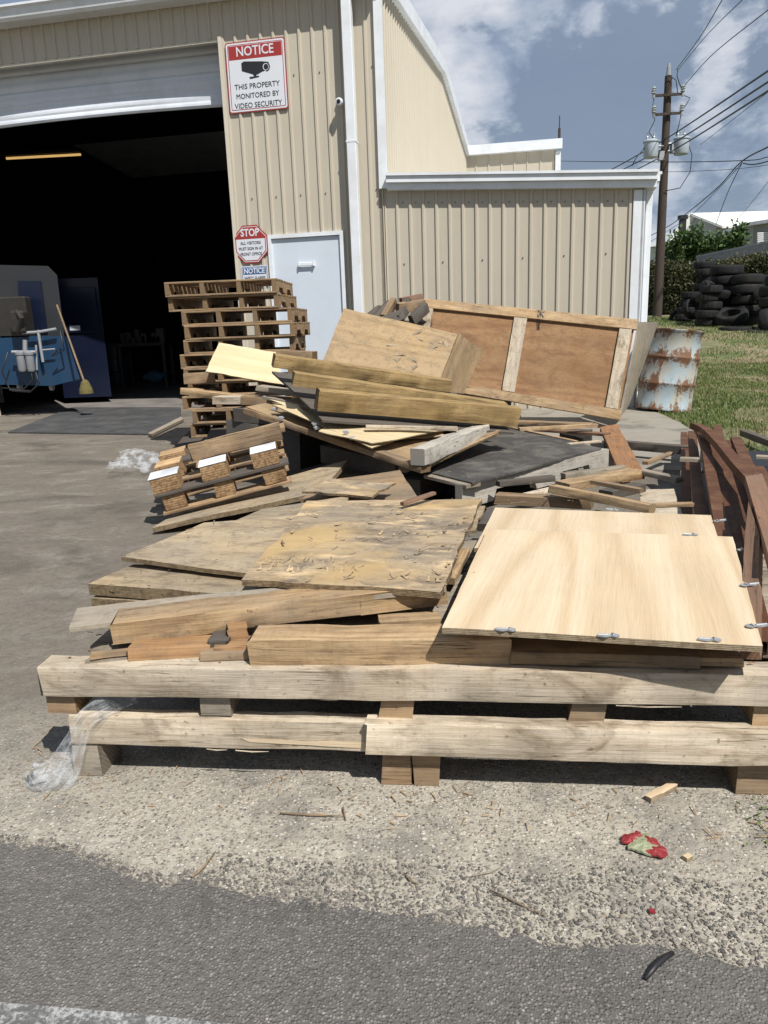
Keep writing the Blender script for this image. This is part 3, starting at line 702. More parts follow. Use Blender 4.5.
# fascia: stepped band, higher left than right
FH = .165
def fasc(z0, z1, dd):
    m_ = MB(); s0, s1 = SC_+.055, .13
    q = [Wp(s0, atop(s0)+z0, 0), Wp(s1, atop(s1)+z0, 0), Wp(s1, atop(s1)+z1, 0), Wp(s0, atop(s0)+z1, 0)]
    m_.prism(q, NN*dd)
    r_ = [A(s1-.10, 0, atop(s1)+z0), A(s1-.10, d2, atop(s1)+z0), A(s1-.10, d2, atop(s1)+z1), A(s1-.10, 0, atop(s1)+z1)]
    m_.prism(r_, U*(dd)); return m_
m_ = fasc(.012, .085, .10); n_ = fasc(.087, .155, .14); m_.add(n_.v, n_.f); n_ = fasc(.157, .185, .16); m_.add(n_.v, n_.f)
m_.build('roof_fascia', M['white'], ax)
slab('roof', [A(SC_+.06, .0, atop(SC_)+.14), A(.1, .0, atop(.1)+.14), A(.1, d2, atop(.1)+.14), A(SC_+.06, d2, atop(SC_)+.14)], .03, M['white'], ax)
for zf, st_ in ((lambda s: atop(s)-.12, RIB), (lambda s: .98, RIB), (lambda s: 1.75, RIB*3)): screw_row(ax, zf, SC_+.05, -.2, st_)

# rear wing seen over the annex roof
rw = empty('rear_wing', A(SC_, d2+1, 0), label='far beige wing behind the annex with white roof edge rising to the right', cat='building')
PR = A(0, d2, 0)
def RP(x, y):
    q = onplane(x, y, PR, NN)-PR; return q.dot(U), q.z
r0, rz0 = RP(466, 151); r1, rz1 = RP(557, 144); print('rear', r0, rz0, r1, rz1)
MRW = Matrix(((U.x, -NN.x, 0, PR.x), (U.y, -NN.y, 0, PR.y), (0, 0, 1, 0), (0, 0, 0, 1)))
panel('wall_siding', r0-.2, r1, 0, lambda s: rz0+(rz1-rz0)*(s-r0)/(r1-r0)-.1, M['siding'], rw, MRW, rib=.3, back=6)
mb = MB(); L_ = [Vector((r0-.2, 0, rz0-.12)), Vector((r1+.12, 0, rz1-.12)), Vector((r1+.12, 0, rz1+.09)), Vector((r0-.2, 0, rz0+.09))]
mb.prism(L_, (0, -.14, 0)); mb.box((r1+.03, -.03, rz1/2-.08), (.12, .08, rz1-.18)); mb.build('roof_fascia', M['white'], rw, MRW)
mb = MB(); mb.tube([(r1+.05, .1, rz1+.05), (r1+.05, .1, rz1+.35)], .035, 6); mb.tube([(r1+.05, .1, rz1+.3), (r1+.05, .1, rz1+.62)], .012, 5); mb.build('vent_pipe', M['pole'], rw, MRW)

# ---------------------------------------------------------------- signs
def text_mesh(name, s, size, mat, parent, Mx, loc, width=None, ext=.0012, bold=0.0, sx=1.0, align='CENTER'):
    cu = bpy.data.curves.new(name, 'FONT'); cu.body = s; cu.size = size; cu.extrude = ext; cu.align_x = align; cu.align_y = 'CENTER'; cu.offset = bold
    cu.resolution_u = 3
    to = bpy.data.objects.new('tmp', cu); COL.objects.link(to); bpy.context.view_layer.update()
    me = bpy.data.meshes.new_from_object(to.evaluated_get(bpy.context.evaluated_depsgraph_get())); COL.objects.unlink(to); bpy.data.objects.remove(to)
    xs = [v.co.x for v in me.vertices]; w = max(xs)-min(xs); k = (width/w) if width else sx; mid = (max(xs)+min(xs))/2
    for v in me.vertices:
        x, y, z = (v.co.x-(mid if align == 'CENTER' else 0))*k, v.co.y, v.co.z; v.co = (x+loc[0], -z-loc[1], y+loc[2])
    me.materials.clear(); me.materials.append(mat); o = bpy.data.objects.new(name, me); COL.objects.link(o)
    o.matrix_basis = Mx
    w_ = o.matrix_basis.copy(); o.parent = parent; o.matrix_basis = wmat(parent).inverted() @ w_
    return o
def rrect(s0, s1, z0, z1, r, n=4):
    o = []
    for cx, cz, a in ((s1-r, z0+r, -90), (s1-r, z1-r, 0), (s0+r, z1-r, 90), (s0+r, z0+r, 180)):
        for k in range(n+1): o.append((cx+r*math.cos(R(a+90*k/n)), cz+r*math.sin(R(a+90*k/n))))
    return o
def plate(name, poly, d0, d1, mat, parent, Mx):
    mb = MB(); mb.prism([Vector((x, -d0, z)) for x, z in poly], (0, -(d1-d0), 0)); return mb.build(name, mat, parent, Mx)
cA, cB = WS(225, 44), WS(290, 108); q1 = WS(284.5, 37.5); q2 = WS(231, 115.5)
w_s = ((q1[0]-cA[0])+(cB[0]-q2[0]))/2; h_s = ((cA[1]-q2[1])+(q1[1]-cB[1]))/2; mid = ((cA[0]+cB[0]+q1[0]+q2[0])/4, (cA[1]+cB[1]+q1[1]+q2[1])/4)
print('sign', w_s, h_s, mid)
ns_ = empty('security_sign', Wp(mid[0], mid[1], .03), label='large red and white NOTICE video security sign high beside the roll-up door', cat='sign')
MS = Matrix.Translation(Wp(mid[0], mid[1], .022)) @ MW.to_3x3().to_4x4()
hw, hh = w_s/2, h_s/2
plate('sign_plate', rrect(-hw, hw, -hh, hh, .03), 0, .004, M['sign_red'], ns_, MS)
plate('sign_face', rrect(-hw+.012, hw-.012, -hh+.012, hh-.012, .024), .0045, .0055, M['sign_white'], ns_, MS)
plate('border_line', rrect(-hw+.030, hw-.030, -hh+.030, hh-.030, .018), .0056, .0062, M['sign_red'], ns_, MS)
plate('inner_face', rrect(-hw+.038, hw-.038, -hh+.038, hh-.038, .012), .0063, .0068, M['sign_white'], ns_, MS)
plate('header_band', rrect(-hw+.042, hw-.042, hh*.50, hh-.042, .006), .0069, .0075, M['sign_red'], ns_, MS)
text_mesh('lettering', 'NOTICE', h_s*.185, M['sign_white'], ns_, MS, (0, .0085, hh*.705), width=w_s*.62, bold=.002)
for i, t in enumerate(('THIS PROPERTY', 'MONITORED BY', 'VIDEO SECURITY')):
    text_mesh('lettering', t, h_s*.105, M['sign_black'], ns_, MS, (0, .0085, -hh*(.27+.27*i)), width=w_s*(.76, .72, .80)[i], bold=.0)
# camera pictogram
mb = MB(); k = w_s
def pg(pts, d0, d1): mb.prism([Vector((x*k, -d0, z*k)) for x, z in pts], (0, -(d1-d0), 0))
pg([(-.24, .20), (-.20, .225), (.10, .20), (.22, .18), (.17, .08), (.02, .02), (-.02, .015), (-.24, .09)], .0072, .0088)
pg([(.12, .19)]+[(.17+.065*math.cos(a*.524), .115+.07*math.sin(a*.524)) for a in range(-3, 4)]+[(.12, .05)], .0072, .0086)
pg([(-.12, -.005), (-.11, -.035), (.04, -.02), (.045, .0)], .0072, .0088); pg([(-.06, .03), (-.03, -.01), (.0, -.01), (.0, .03)], .0072, .0087)
mb.build('camera_symbol', M['sign_black'], ns_, MS)
mb = MB(); pg([(.165+.05*math.cos(a*.393), .115+.052*math.sin(a*.393)) for a in range(16)], .009, .0096); mb.build('lens_ring', M['sign_white'], ns_, MS)
mb = MB(); pg([(.168+.040*math.cos(a*.393), .115+.042*math.sin(a*.393)) for a in range(16)], .0098, .0104); mb.build('lens_glass', M['sign_black'], ns_, MS)
# octagonal sign
oc = WS(251.5, 244.5); ro = (WS(268.5, 244)[0]-WS(234.5, 245)[0])/2/math.cos(R(22.5))
st = empty('stop_sign', Wp(oc[0], oc[1], .03), label='small octagonal STOP sign for visitors left of the white door', cat='sign')
MO = Matrix.Translation(Wp(oc[0], oc[1], .022)) @ MW.to_3x3().to_4x4()
octo = lambda r: [(r*math.cos(R(22.5+45*k)), r*math.sin(R(22.5+45*k))) for k in range(8)]
plate('sign_plate', octo(ro), 0, .004, M['sign_red'], st, MO); plate('sign_face', octo(ro*.93), .0045, .0055, M['sign_white'], st, MO)
plate('border_line', octo(ro*.89), .0056, .0062, M['sign_red'], st, MO); plate('inner_face', octo(ro*.84), .0063, .0068, M['sign_white'], st, MO)
rr = ro*.90; c8 = octo(rr); zc_ = ro*.26; xe = rr*math.cos(R(22.5))
plate('header_band', [(-xe, zc_), (xe, zc_), (xe, rr*math.sin(R(22.5))), (rr*math.sin(R(22.5)), xe), (-rr*math.sin(R(22.5)), xe), (-xe, rr*math.sin(R(22.5)))], .0069, .0075, M['sign_red'], st, MO)
text_mesh('lettering', 'STOP', ro*.50, M['sign_white'], st, MO, (0, .0085, ro*.55), width=ro*1.0, bold=.003)
for i, t in enumerate(('ALL VISITORS', 'MUST SIGN IN AT', 'FRONT OFFICE')):
    text_mesh('lettering', t, ro*.21, M['sign_black'], st, MO, (0, .0085, ro*(.06-.27*i)), width=ro*(1.1, 1.3, 1.15)[i])
bc = WS(255.5, 276)
bs = empty('safety_sign', Wp(bc[0], bc[1], .02), label='small white and blue NOTICE sign just under the STOP sign', cat='sign')
MB_ = Matrix.Translation(Wp(bc[0], bc[1], .019)) @ MW.to_3x3().to_4x4()
plate('sign_plate', rrect(-.175, .175, -.12, .12, .01), 0, .003, M['sign_white'], bs, MB_)
plate('border_line', rrect(-.165, .165, -.11, .11, .008), .0032, .0038, M['sign_blue'], bs, MB_); plate('inner_face', rrect(-.157, .157, -.102, .102, .008), .0039, .0044, M['sign_white'], bs, MB_)
plate('header_band', rrect(-.15, .15, .018, .096, .004), .0046, .0052, M['sign_blue'], bs, MB_)
text_mesh('lettering', 'NOTICE', .082, M['sign_white'], bs, MB_, (0, .006, .057), width=.27, bold=.002)
text_mesh('lettering', 'SAFETY GLASSES', .04, M['sign_black'], bs, MB_, (0, .006, -.022), width=.27)
# security camera
cs_ = WS(342, 104); MK = Matrix.Translation(Wp(cs_[0], cs_[1], .0)) @ MW.to_3x3().to_4x4()
sc_ = empty('security_camera', Wp(cs_[0], cs_[1]), label='tiny white round security camera between the big sign and the downpipe', cat='camera')
mb = MB(); mb.tube([(-.02, 0, .03), (-.02, -.05, .03)], .03, 12); mb.tube([(-.02, -.05, .03), (0, -.09, .0)], .012, 8); mb.build('bracket', M['white_plastic'], sc_, MK)
mb = MB(); mb.tube([(0, -.07, 0), (.0, -.09, -.002), (.0, -.15, -.012), (0, -.165, -.014)], [.025, .042, .042, .034], 16); autosmooth(mb.build('camera_body', M['white_plastic'], sc_, MK))
mb = MB(); mb.tube([(0, -.1655, -.014), (0, -.172, -.015)], [.024, .020], 14); mb.build('lens', M['black'], sc_, MK)

# ================================================================== things inside the doorway
g0_ = P(40, 392, z=0)
def inbox(x0, x1, y0, y1, Y):    # a face at distance Y measured from the photo, as world x and z ranges
    a = P(x0, y0, Y=Y); b = P(x1, y1, Y=Y); return a.x, b.x, b.z, a.z
YM = 10.6
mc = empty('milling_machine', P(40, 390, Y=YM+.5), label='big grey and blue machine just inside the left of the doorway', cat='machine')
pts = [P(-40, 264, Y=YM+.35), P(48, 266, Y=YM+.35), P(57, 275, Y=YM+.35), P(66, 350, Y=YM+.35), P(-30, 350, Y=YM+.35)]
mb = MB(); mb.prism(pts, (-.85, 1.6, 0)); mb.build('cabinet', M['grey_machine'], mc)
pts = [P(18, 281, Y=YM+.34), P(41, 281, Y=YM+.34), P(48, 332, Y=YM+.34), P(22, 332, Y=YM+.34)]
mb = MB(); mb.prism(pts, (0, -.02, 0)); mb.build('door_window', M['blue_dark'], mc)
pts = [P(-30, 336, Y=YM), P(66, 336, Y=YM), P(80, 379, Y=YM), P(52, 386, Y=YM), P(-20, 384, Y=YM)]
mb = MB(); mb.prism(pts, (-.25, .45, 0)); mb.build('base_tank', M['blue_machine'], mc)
for x in (20, 52):
    w = P(x, 388, Y=YM+.1); mb = MB(); mb.tube([w+Vector((-.02, 0, .02)), w+Vector((.02, 0, .02))], .055, 14); mb.tube([w+Vector((0, 0, .05)), w+Vector((0, 0, .12))], .02, 6); mb.build('caster', M['galv'], mc)
fl = empty('air_filter_unit', P(26, 350, Y=YM-.12)); adopt(fl, mc)
for x in (20.5, 29.5):
    p = P(x, 357, Y=YM-.14); mb = MB()
    mb.lathe([(0, -.20), (.045, -.19), (.055, -.16), (.055, .02), (.065, .03), (.065, .06), (.03, .08), (0, .08)], 16, Matrix.Translation(p)); autosmooth(mb.build('filter_bowl', plain('filter_grey', (.22, .23, .24), .4), fl))
mb = MB(); mb.tube([P(12, 352, Y=YM-.14), P(36, 352, Y=YM-.14)], .022, 8); mb.tube([P(25, 340, Y=YM-.14), P(25, 352, Y=YM-.14)], .03, 8); mb.build('manifold', M['galv'], fl)
mb = MB(); mb.tube([P(22, 333, Y=YM-.1), P(39, 332, Y=YM-.1), P(56, 329, Y=YM-.1)], .02, 8); mb.tube([P(38, 330, Y=YM-.1), P(41, 350, Y=YM-.1), P(43, 362, Y=YM-.1)], .02, 8); mb.tube([P(43, 350, Y=YM-.1), P(55, 349, Y=YM-.1)], .012, 6); mb.tube([P(36, 345, Y=YM-.1), P(37, 370, Y=YM-.1)], .014, 6); mb.build('pipework', M['galv'], mc)
mb = MB(); mb.box(P(15, 318, Y=YM+.1), (.42, .2, .55), bev=.02); mb.box(P(20, 322, Y=YM-.08), (.18, .2, .3), bev=.03); mb.tube([P(18, 332, Y=YM-.15), P(22, 318, Y=YM-.22), P(17, 312, Y=YM-.15)], .035, 8); mb.build('pump_head', plain('dirty_steel', (.05, .045, .04), .5, .5, .3, 10), mc)
mb = MB()
for a in (((8, 352), (2, 372), (10, 390), (30, 391)), ((36, 372), (39, 384), (30, 392), (12, 391)), ((30, 366), (33, 380), (24, 389), (2, 388)), ((60, 330), (64, 350), (52, 356), (57, 350))):
    mb.tube([P(x, y, Y=YM-.16) for x, y in a], .011, 6)
mb.build('hoses', M['black'], mc, smooth=True)
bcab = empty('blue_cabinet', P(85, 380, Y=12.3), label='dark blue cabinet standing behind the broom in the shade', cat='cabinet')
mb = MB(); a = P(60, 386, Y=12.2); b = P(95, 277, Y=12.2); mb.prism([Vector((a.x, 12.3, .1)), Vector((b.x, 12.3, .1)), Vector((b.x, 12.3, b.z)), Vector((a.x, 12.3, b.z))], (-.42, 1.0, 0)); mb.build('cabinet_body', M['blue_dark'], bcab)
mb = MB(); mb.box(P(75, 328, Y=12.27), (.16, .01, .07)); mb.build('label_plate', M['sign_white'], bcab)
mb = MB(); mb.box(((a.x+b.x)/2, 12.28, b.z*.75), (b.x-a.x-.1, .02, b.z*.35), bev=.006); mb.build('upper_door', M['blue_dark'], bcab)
br = empty('broom', P(86, 390, z=0), label='old broom with a wooden handle leaning on the blue machine', cat='broom')
mb = MB(); mb.tube([P(57, 305, Y=YM+.05), P(84, 381, Y=10.2)], .014, 8); mb.build('handle', M['pine_brown'], br)
mb = MB(); h0 = P(85, 382, Y=10.2); mb.lathe([(.02, .03), (.05, .0), (.085, -.10), (.09, -.15), (0, -.15)], 14, Matrix.Translation(h0)); mb.build('bristles', plain('broom_straw', (.13, .11, .035), .9, 0, .4, 40, bump=1), br)
# dim things deeper in the workshop
db = empty('steel_drum', P(105, 385, z=0), label='dark steel drum deep in the shaded workshop', cat='drum')
c0 = P(110, 388, z=0); mb = MB(); mb.lathe([(0, 0), (.29, 0), (.30, .02), (.29, .3), (.31, .31), (.29, .32), (.29, .58), (.31, .59), (.29, .6), (.29, .86), (.30, .88), (.27, .88), (.27, .85), (0, .85)], 24, Matrix.Translation(Vector((c0.x*.98, c0.y+.2, .008)))); autosmooth(mb.build('drum_shell', plain('dark_drum', (.05, .06, .075), .4, .3), db))
wb = empty('work_bench', P(150, 380, Y=15), label='cluttered workbench deep in the shaded workshop', cat='workbench')
a = P(118, 350, Y=15.5); b = P(165, 350, Y=15.5); mb = MB(); mb.box(((a.x+b.x)/2, 15.8, .85), (b.x-a.x, .7, .06)); mb.build('bench_top', M['grey_dark'], wb)
for s in (-1, 1):
    for t in (-1, 1): mb = MB(); mb.box(((a.x+b.x)/2+s*(b.x-a.x)/2*.93, 15.8+t*.3, .41), (.06, .06, .82)); mb.build('leg', M['grey_dark'], wb)
mb = MB(); random.seed(3)
for k in range(9):
    w, h = random.uniform(.08, .2), random.uniform(.08, .3); mb.box((a.x+.1+(b.x-a.x-.2)*k/8, 15.7, .88+h/2), (w, .2, h))
mb.build('tools', plain('dim_tools', (.12, .10, .09), .6, .2, .4, 4), wb)
bt = empty('blue_bag', P(152, 378, z=0), label='pale blue plastic bag on the workshop floor', cat='bag')
def blob(name, c, r, mat, parent, seed=0, sub=3, amp=.35, **k):
    bm = bmesh.new(); bmesh.ops.create_icosphere(bm, subdivisions=sub, radius=1)
    for v in bm.verts:
        q = 1+amp*noise.noise(v.co*1.6+Vector((seed, 0, 0)))+amp*.5*noise.noise(v.co*4+Vector((seed, 3, 0)))
        v.co = Vector((v.co.x*r[0], v.co.y*r[1], v.co.z*r[2]))*q
    vs = [v.co.copy() for v in bm.verts]; fs = [tuple(v.index for v in f.verts) for f in bm.faces]; bm.free()
    lo = min(v.z for v in vs)
    return mobj(name, vs, fs, mat, parent, Matrix.Translation(Vector(c)), smooth=True, **k)
c0 = P(155, 382, z=0); blob('bag_body', c0+Vector((0, 0, .12)), (.22, .16, .13), plain('blue_bag_plastic', (.20, .42, .60), .4), bt, 4)
# ceiling tube light
lt = empty('strip_light', P(42, 156, Y=14.5), label='single glowing strip light on the dark workshop ceiling', cat='lamp')
la, lb = P(6, 158.5, Y=14.2), P(81, 154.5, Y=14.6)
mb = MB(); mb.tube([la, lb], .02, 10); mb.build('tube', plain('strip_glow', (1.0, .62, .22), .5, emit=.55), lt)
mb = MB(); mb.prism([la+Vector((0, -.06, .035)), lb+Vector((0, -.06, .035)), lb+Vector((0, .06, .035)), la+Vector((0, .06, .035))], (0, 0, .05)); mb.build('housing', M['dark'], lt)

# ================================================================== utility pole, transformers and wires
YP = 30.0; pb = P(657, 320, Y=YP); pb.z = gz(pb.x, YP)-.1; ptop = P(668.5, 76, Y=YP)
up = empty('utility_pole', pb, label='tall dark wooden utility pole with two transformers', cat='utility pole')
mb = MB(); mb.tube([pb, pb.lerp(ptop, .5), ptop], [.175, .155, .125], 14); autosmooth(mb.build('pole', M['pole'], up))
mb = MB(); mb.tube([ptop, ptop+Vector((0, 0, .28)), ptop+Vector((0, 0, .42))], [.09, .07, .04], 8); mb.build('top_pin', M['glass'], up)
def at(x, y, dy=0): return P(x, y, Y=YP+dy)
for y, x0, x1 in ((95.5, 654, 683), (114.5, 654, 682)):
    arm = empty('crossarm', at(668, y, -.25)); adopt(arm, up)
    mb = MB(); a, b = at(x0, y, -.25), at(x1, y-2, -.25); d = (b-a); mb.prism([a+Vector((0, 0, -.04)), b+Vector((0, 0, -.04)), b+Vector((0, 0, .04)), a+Vector((0, 0, .04))], (0, .08, 0)); mb.build('arm_beam', M['pole'], arm)
    for q in (a, b):
        mb = MB(); mb.lathe([(.05, -.16), (.05, -.02), (.09, 0), (.05, .05), (.085, .08), (.05, .12), (.08, .15), (.04, .22), (0, .23)], 12, Matrix.Translation(q+Vector((0, .03, .08)))); mb.build('insulator', M['glass'], arm)
for x, y0, y1 in ((650.5, 141, 158), (681, 138, 154.5)):
    tr_ = empty('transformer', at(x, (y0+y1)/2, -.1)); adopt(tr_, up)
    a, b = at(x, y1, -.15), at(x, y0, -.15); h = b.z-a.z
    mb = MB(); mb.lathe([(0, 0), (.24, 0), (.26, .03), (.26, h-.06), (.29, h-.05), (.29, h-.01), (.2, h+.04), (0, h+.06)], 20, Matrix.Translation(a)); autosmooth(mb.build('tank', plain('transformer_grey', (.42, .47, .52), .4), tr_))
    mb = MB(); 
    for k in (-.12, .12): mb.lathe([(.045, 0), (.05, .05), (.03, .08), (.05, .1), (.03, .14), (.02, .25), (0, .25)], 10, Matrix.Translation(b+Vector((k, 0, .02))))
    mb.build('bushings', M['glass'], tr_)
    mb = MB(); mb.tube([a+Vector((0, 0, h*.7)), Vector((at(663, 150).x, YP-.05, a.z+h*.7))], .045, 6); mb.tube([a+Vector((0, 0, h*.25)), Vector((at(663, 150).x, YP-.05, a.z+h*.25))], .045, 6); mb.build('mounting_bracket', M['galv'], tr_)
mb = MB(); mb.box(at(674, 148, -.1), (.22, .2, .35)); mb.box(at(661, 156, -.2), (.18, .2, .3)); mb.build('cutout_boxes', M['galv'], up)
mb = MB()
for c in ([(668, 75), (676, 80), (678, 95)], [(683, 95), (690, 98), (686, 105), (680, 112)], [(654, 98), (652, 112), (655, 120), (649, 132), (653, 138)], [(681, 115), (679, 125), (676, 136)], [(687, 140), (692, 155), (690, 172), (680, 188), (665, 191)], [(646, 146), (636, 158), (632, 166)], [(678, 69), (677, 76), (679, 82), (682, 90)]):
    mb.tube([at(x, y, -.2) for x, y in c], .016, 5)
mb.build('jumper_leads', M['cable'], up, smooth=True)
def wire(pts, r, label, group='overhead wires'):
    mb = MB(); q = []
    p = [P(x, y, Y=Y) for x, y, Y in pts]
    if pts[-1][0] > 768 or pts[-1][1] < 0: p.append(p[-1]+(p[-1]-p[-2]).normalized()*2.5)
    for i in range(len(p)-1):
        for k in range(10):
            u = k/10; a0, a1, a2, a3 = p[max(i-1, 0)], p[i], p[i+1], p[min(i+2, len(p)-1)]
            q.append(.5*((2*a1)+(a2-a0)*u+(2*a0-5*a1+4*a2-a3)*u*u+(3*a1-a0-3*a2+a3)*u**3))
    q.append(p[-1]); mb.tube(q, r, 5)
    return mb.build('overhead_wire', M['cable'], label=label, cat='wire', group=group, smooth=True)
wire([(600, 176, 38), (664, 140, YP), (768, 71, 17), (800, 48, 14)], .022, 'topmost of the three thick parallel wires crossing the pole and its transformers')
wire([(604, 179, 38), (668, 146, YP), (768, 82, 17), (800, 60, 14)], .022, 'middle of the three thick parallel wires crossing the pole and its transformers')
wire([(612, 182, 38), (672, 151, YP), (768, 91, 17), (800, 69, 14)], .022, 'lowest of the three thick parallel wires crossing the pole and its transformers')
wire([(676, 70, YP), (700, 37, 24), (722, 0, 18), (730, -14, 17)], .012, 'thin wire rising steeply from the very top of the pole')
wire([(684, 86, YP), (712, 55, 24), (768, 10, 17), (790, -8, 15)], .012, 'thin wire rising to the right from the upper crossarm')
wire([(678, 70, YP), (706, 36, 24), (742, 0, 18), (755, -14, 17)], .010, 'thin second wire rising beside the one from the top of the pole')
wire([(556, 161, 44), (660, 162, YP), (745, 160.5, 26), (768, 157, 24), (800, 152, 22)], .014, 'level wire running from behind the far wing past the transformers')
wire([(660, 172, YP), (700, 171, 28), (745, 168, 26), (800, 160, 24)], .008, 'faint thin wire sagging just below the level wire')
wire([(650, 236, 46), (675, 222, 42), (715, 190, 34), (740, 163, 27), (768, 147, 22), (800, 130, 20)], .022, 'thick cable running down from the junction to behind the pole base')
wire([(650, 242, 46), (690, 216, 42), (722, 185, 34), (742, 163, 27)], .014, 'thinner cable sagging just below the thick one behind the pole')
wire([(716, 224, 36), (728, 192, 31), (742, 163, 27)], .014, 'short drop wire from the junction down to the house roof')
wire([(743, 163, 27), (757, 164, 25), (800, 152, 22)], .018, 'short bundled cable leading off to the right of the junction')
wire([(700, 145, 29), (735, 118, 23), (768, 92, 18), (790, 76, 16)], .008, 'faint grey wire under the three parallel wires to the right')
wire([(735, 222, 40), (757, 196, 33), (775, 172, 28)], .010, 'thin service wire dropping to the right end of the house roof')

# ================================================================== buildings and plants beyond the verge
hs_ = empty('gable_house', P(720, 250, Y=46), label='grey gabled house with a pale metal roof beyond the tyres', cat='house')
YH = 46; ap = P(696, 216, Y=YH); el = P(676, 243, Y=YH); er = P(716, 226, Y=YH-1); 
fl_, fr_ = P(676, 290, Y=YH), P(716, 290, Y=YH-1)
run = Vector((16, 1.2, 0))
mb = MB(); mb.prism([fl_, fr_, er, ap, el], run); mb.build('wall', M['siding_grey'], hs_)
rf_ = empty('roof', ap); adopt(rf_, hs_)
mb = MB(); o_ = Vector((-.35, 0, 0)); e2 = er+Vector((.5, -.5, -.18)); mb.prism([ap+o_+UP*.05, e2+o_, e2+run+UP*0, ap+run+UP*.05], UP*.12); mb.build('roof_slope', plain('pale_roof_metal', (.72, .72, .66), .5), rf_)
mb = MB(); e3 = el+Vector((-.5, 0, -.35)); mb.prism([ap+o_+UP*.05, e3+o_, e3+run, ap+run+UP*.05], UP*.12); mb.build('roof_slope', plain('pale_roof_metal_b', (.72, .72, .66), .5), rf_)
mb = MB(); c = P(682.5, 224, Y=YH-1); mb.tube([c-UP*1.2, c+UP*.25], .2, 10); mb.tube([c+UP*.25, c+UP*.45], .28, 10); mb.build('flue', M['black'], hs_)
for x in (742, 750): mb = MB(); mb.box(P(x, 238, Y=YH-1.6), (.35, .1, 1.0)); mb.build('window', M['white'], hs_)
h2 = empty('small_outbuilding', P(765, 245, Y=38), label='small shed with a louvred vent at the right edge beside the gabled house', cat='shed')
a, b, c, d = P(753, 250, Y=38), P(800, 250, Y=36), P(800, 218, Y=36), P(753, 226, Y=38)
mb = MB(); mb.prism([a, b, c, d], (.4, 4, 0)); mb.build('wall', M['siding_grey'], h2)
mb = MB(); mb.prism([d+Vector((-.3, -.3, 0)), c+Vector((0, -.3, 0)), c+Vector((0, -.3, .15)), d+Vector((-.3, -.3, .15))], (.3, 4.5, 0)); mb.build('roof', M['white'], h2)
mb = MB()
for k in range(6): mb.box(P(763, 233+k*2, Y=37.2), (.55, .08, .05))
mb.build('louvre_vent', M['white'], h2)
wsd = empty('white_shed', P(665, 250, Y=44), label='long low white shed behind the base of the utility pole', cat='shed')
a, b, c, d = P(640, 285, Y=44), P(692, 285, Y=43), P(692, 242, Y=43), P(640, 249, Y=44)
mb = MB(); mb.prism([a, b, c, d], (.5, 5, 0)); mb.build('wall', plain('shed_white', (.60, .66, .70), .5), wsd)
mb = MB(); mb.prism([d+Vector((-.3, -.4, 0)), c+Vector((.2, -.4, 0)), c+Vector((.2, -.4, .22)), d+Vector((-.3, -.4, .22))], (.5, 5.6, .3)); mb.build('roof', M['white'], wsd)
fn = empty('corrugated_fence', P(735, 260, Y=34), label='grey corrugated metal fence running along the top of the bank', cat='fence')
a, d, b, c = P(697, 275, Y=36), P(697, 257, Y=36), P(800, 265, Y=31), P(800, 236, Y=31)
mb = MB(); n = 60; v = []
for i in range(n+1):
    u = i/n; p = a.lerp(b, u); q = d.lerp(c, u); k = Vector((0, .04*(i % 2), 0)); v += [p+k, q+k, q+k+Vector((0, .05, 0)), p+k+Vector((0, .05, 0))]
f = [(4*i+j, 4*i+4+j, 4*i+4+(j+1) % 4, 4*i+(j+1) % 4) for i in range(n) for j in range(4)]; mb.add(v, f); mb.build('fence_sheet', plain('fence_grey', (.36, .36, .35), .6, dirt=(.22, .18, .14), dirtamt=.5), fn)
mb = MB(); mb.prism([d+Vector((0, -.03, -.02)), c+Vector((0, -.03, -.02)), c+Vector((0, -.03, .06)), d+Vector((0, -.03, .06))], (0, .12, 0)); mb.build('top_rail', M['galv'], fn)

def leaves(name, pts, size, mat, parent=None, up=.4, shape='leaf', **k):
    """real leaf blades (bent, two faces each) scattered at the given points"""
    v = []; f = []; tone = []
    for p in pts:
        d = Vector((random.gauss(0, 1), random.gauss(0, 1), random.gauss(0, 1)+up)).normalized(); s = d.cross(Vector((random.gauss(0, 1), random.gauss(0, 1), random.gauss(0, 1)))).normalized()
        L = size*random.uniform(.6, 1.3); w = L*(.30 if shape == 'leaf' else .14); n = d.cross(s); b = len(v)
        v += [p, p+d*L*.5+s*w-n*L*.08, p+d*L*.5+n*L*.05, p+d*L*.5-s*w-n*L*.08, p+d*L-n*L*.12]
        f += [(b, b+1, b+2), (b, b+2, b+3), (b+1, b+4, b+2), (b+2, b+4, b+3)]; t = min(1, max(0, random.gauss(.45, .28))); tone += [t]*4
    o = mobj(name, v, f, mat, parent, **k); set_tone(o, tone); return o
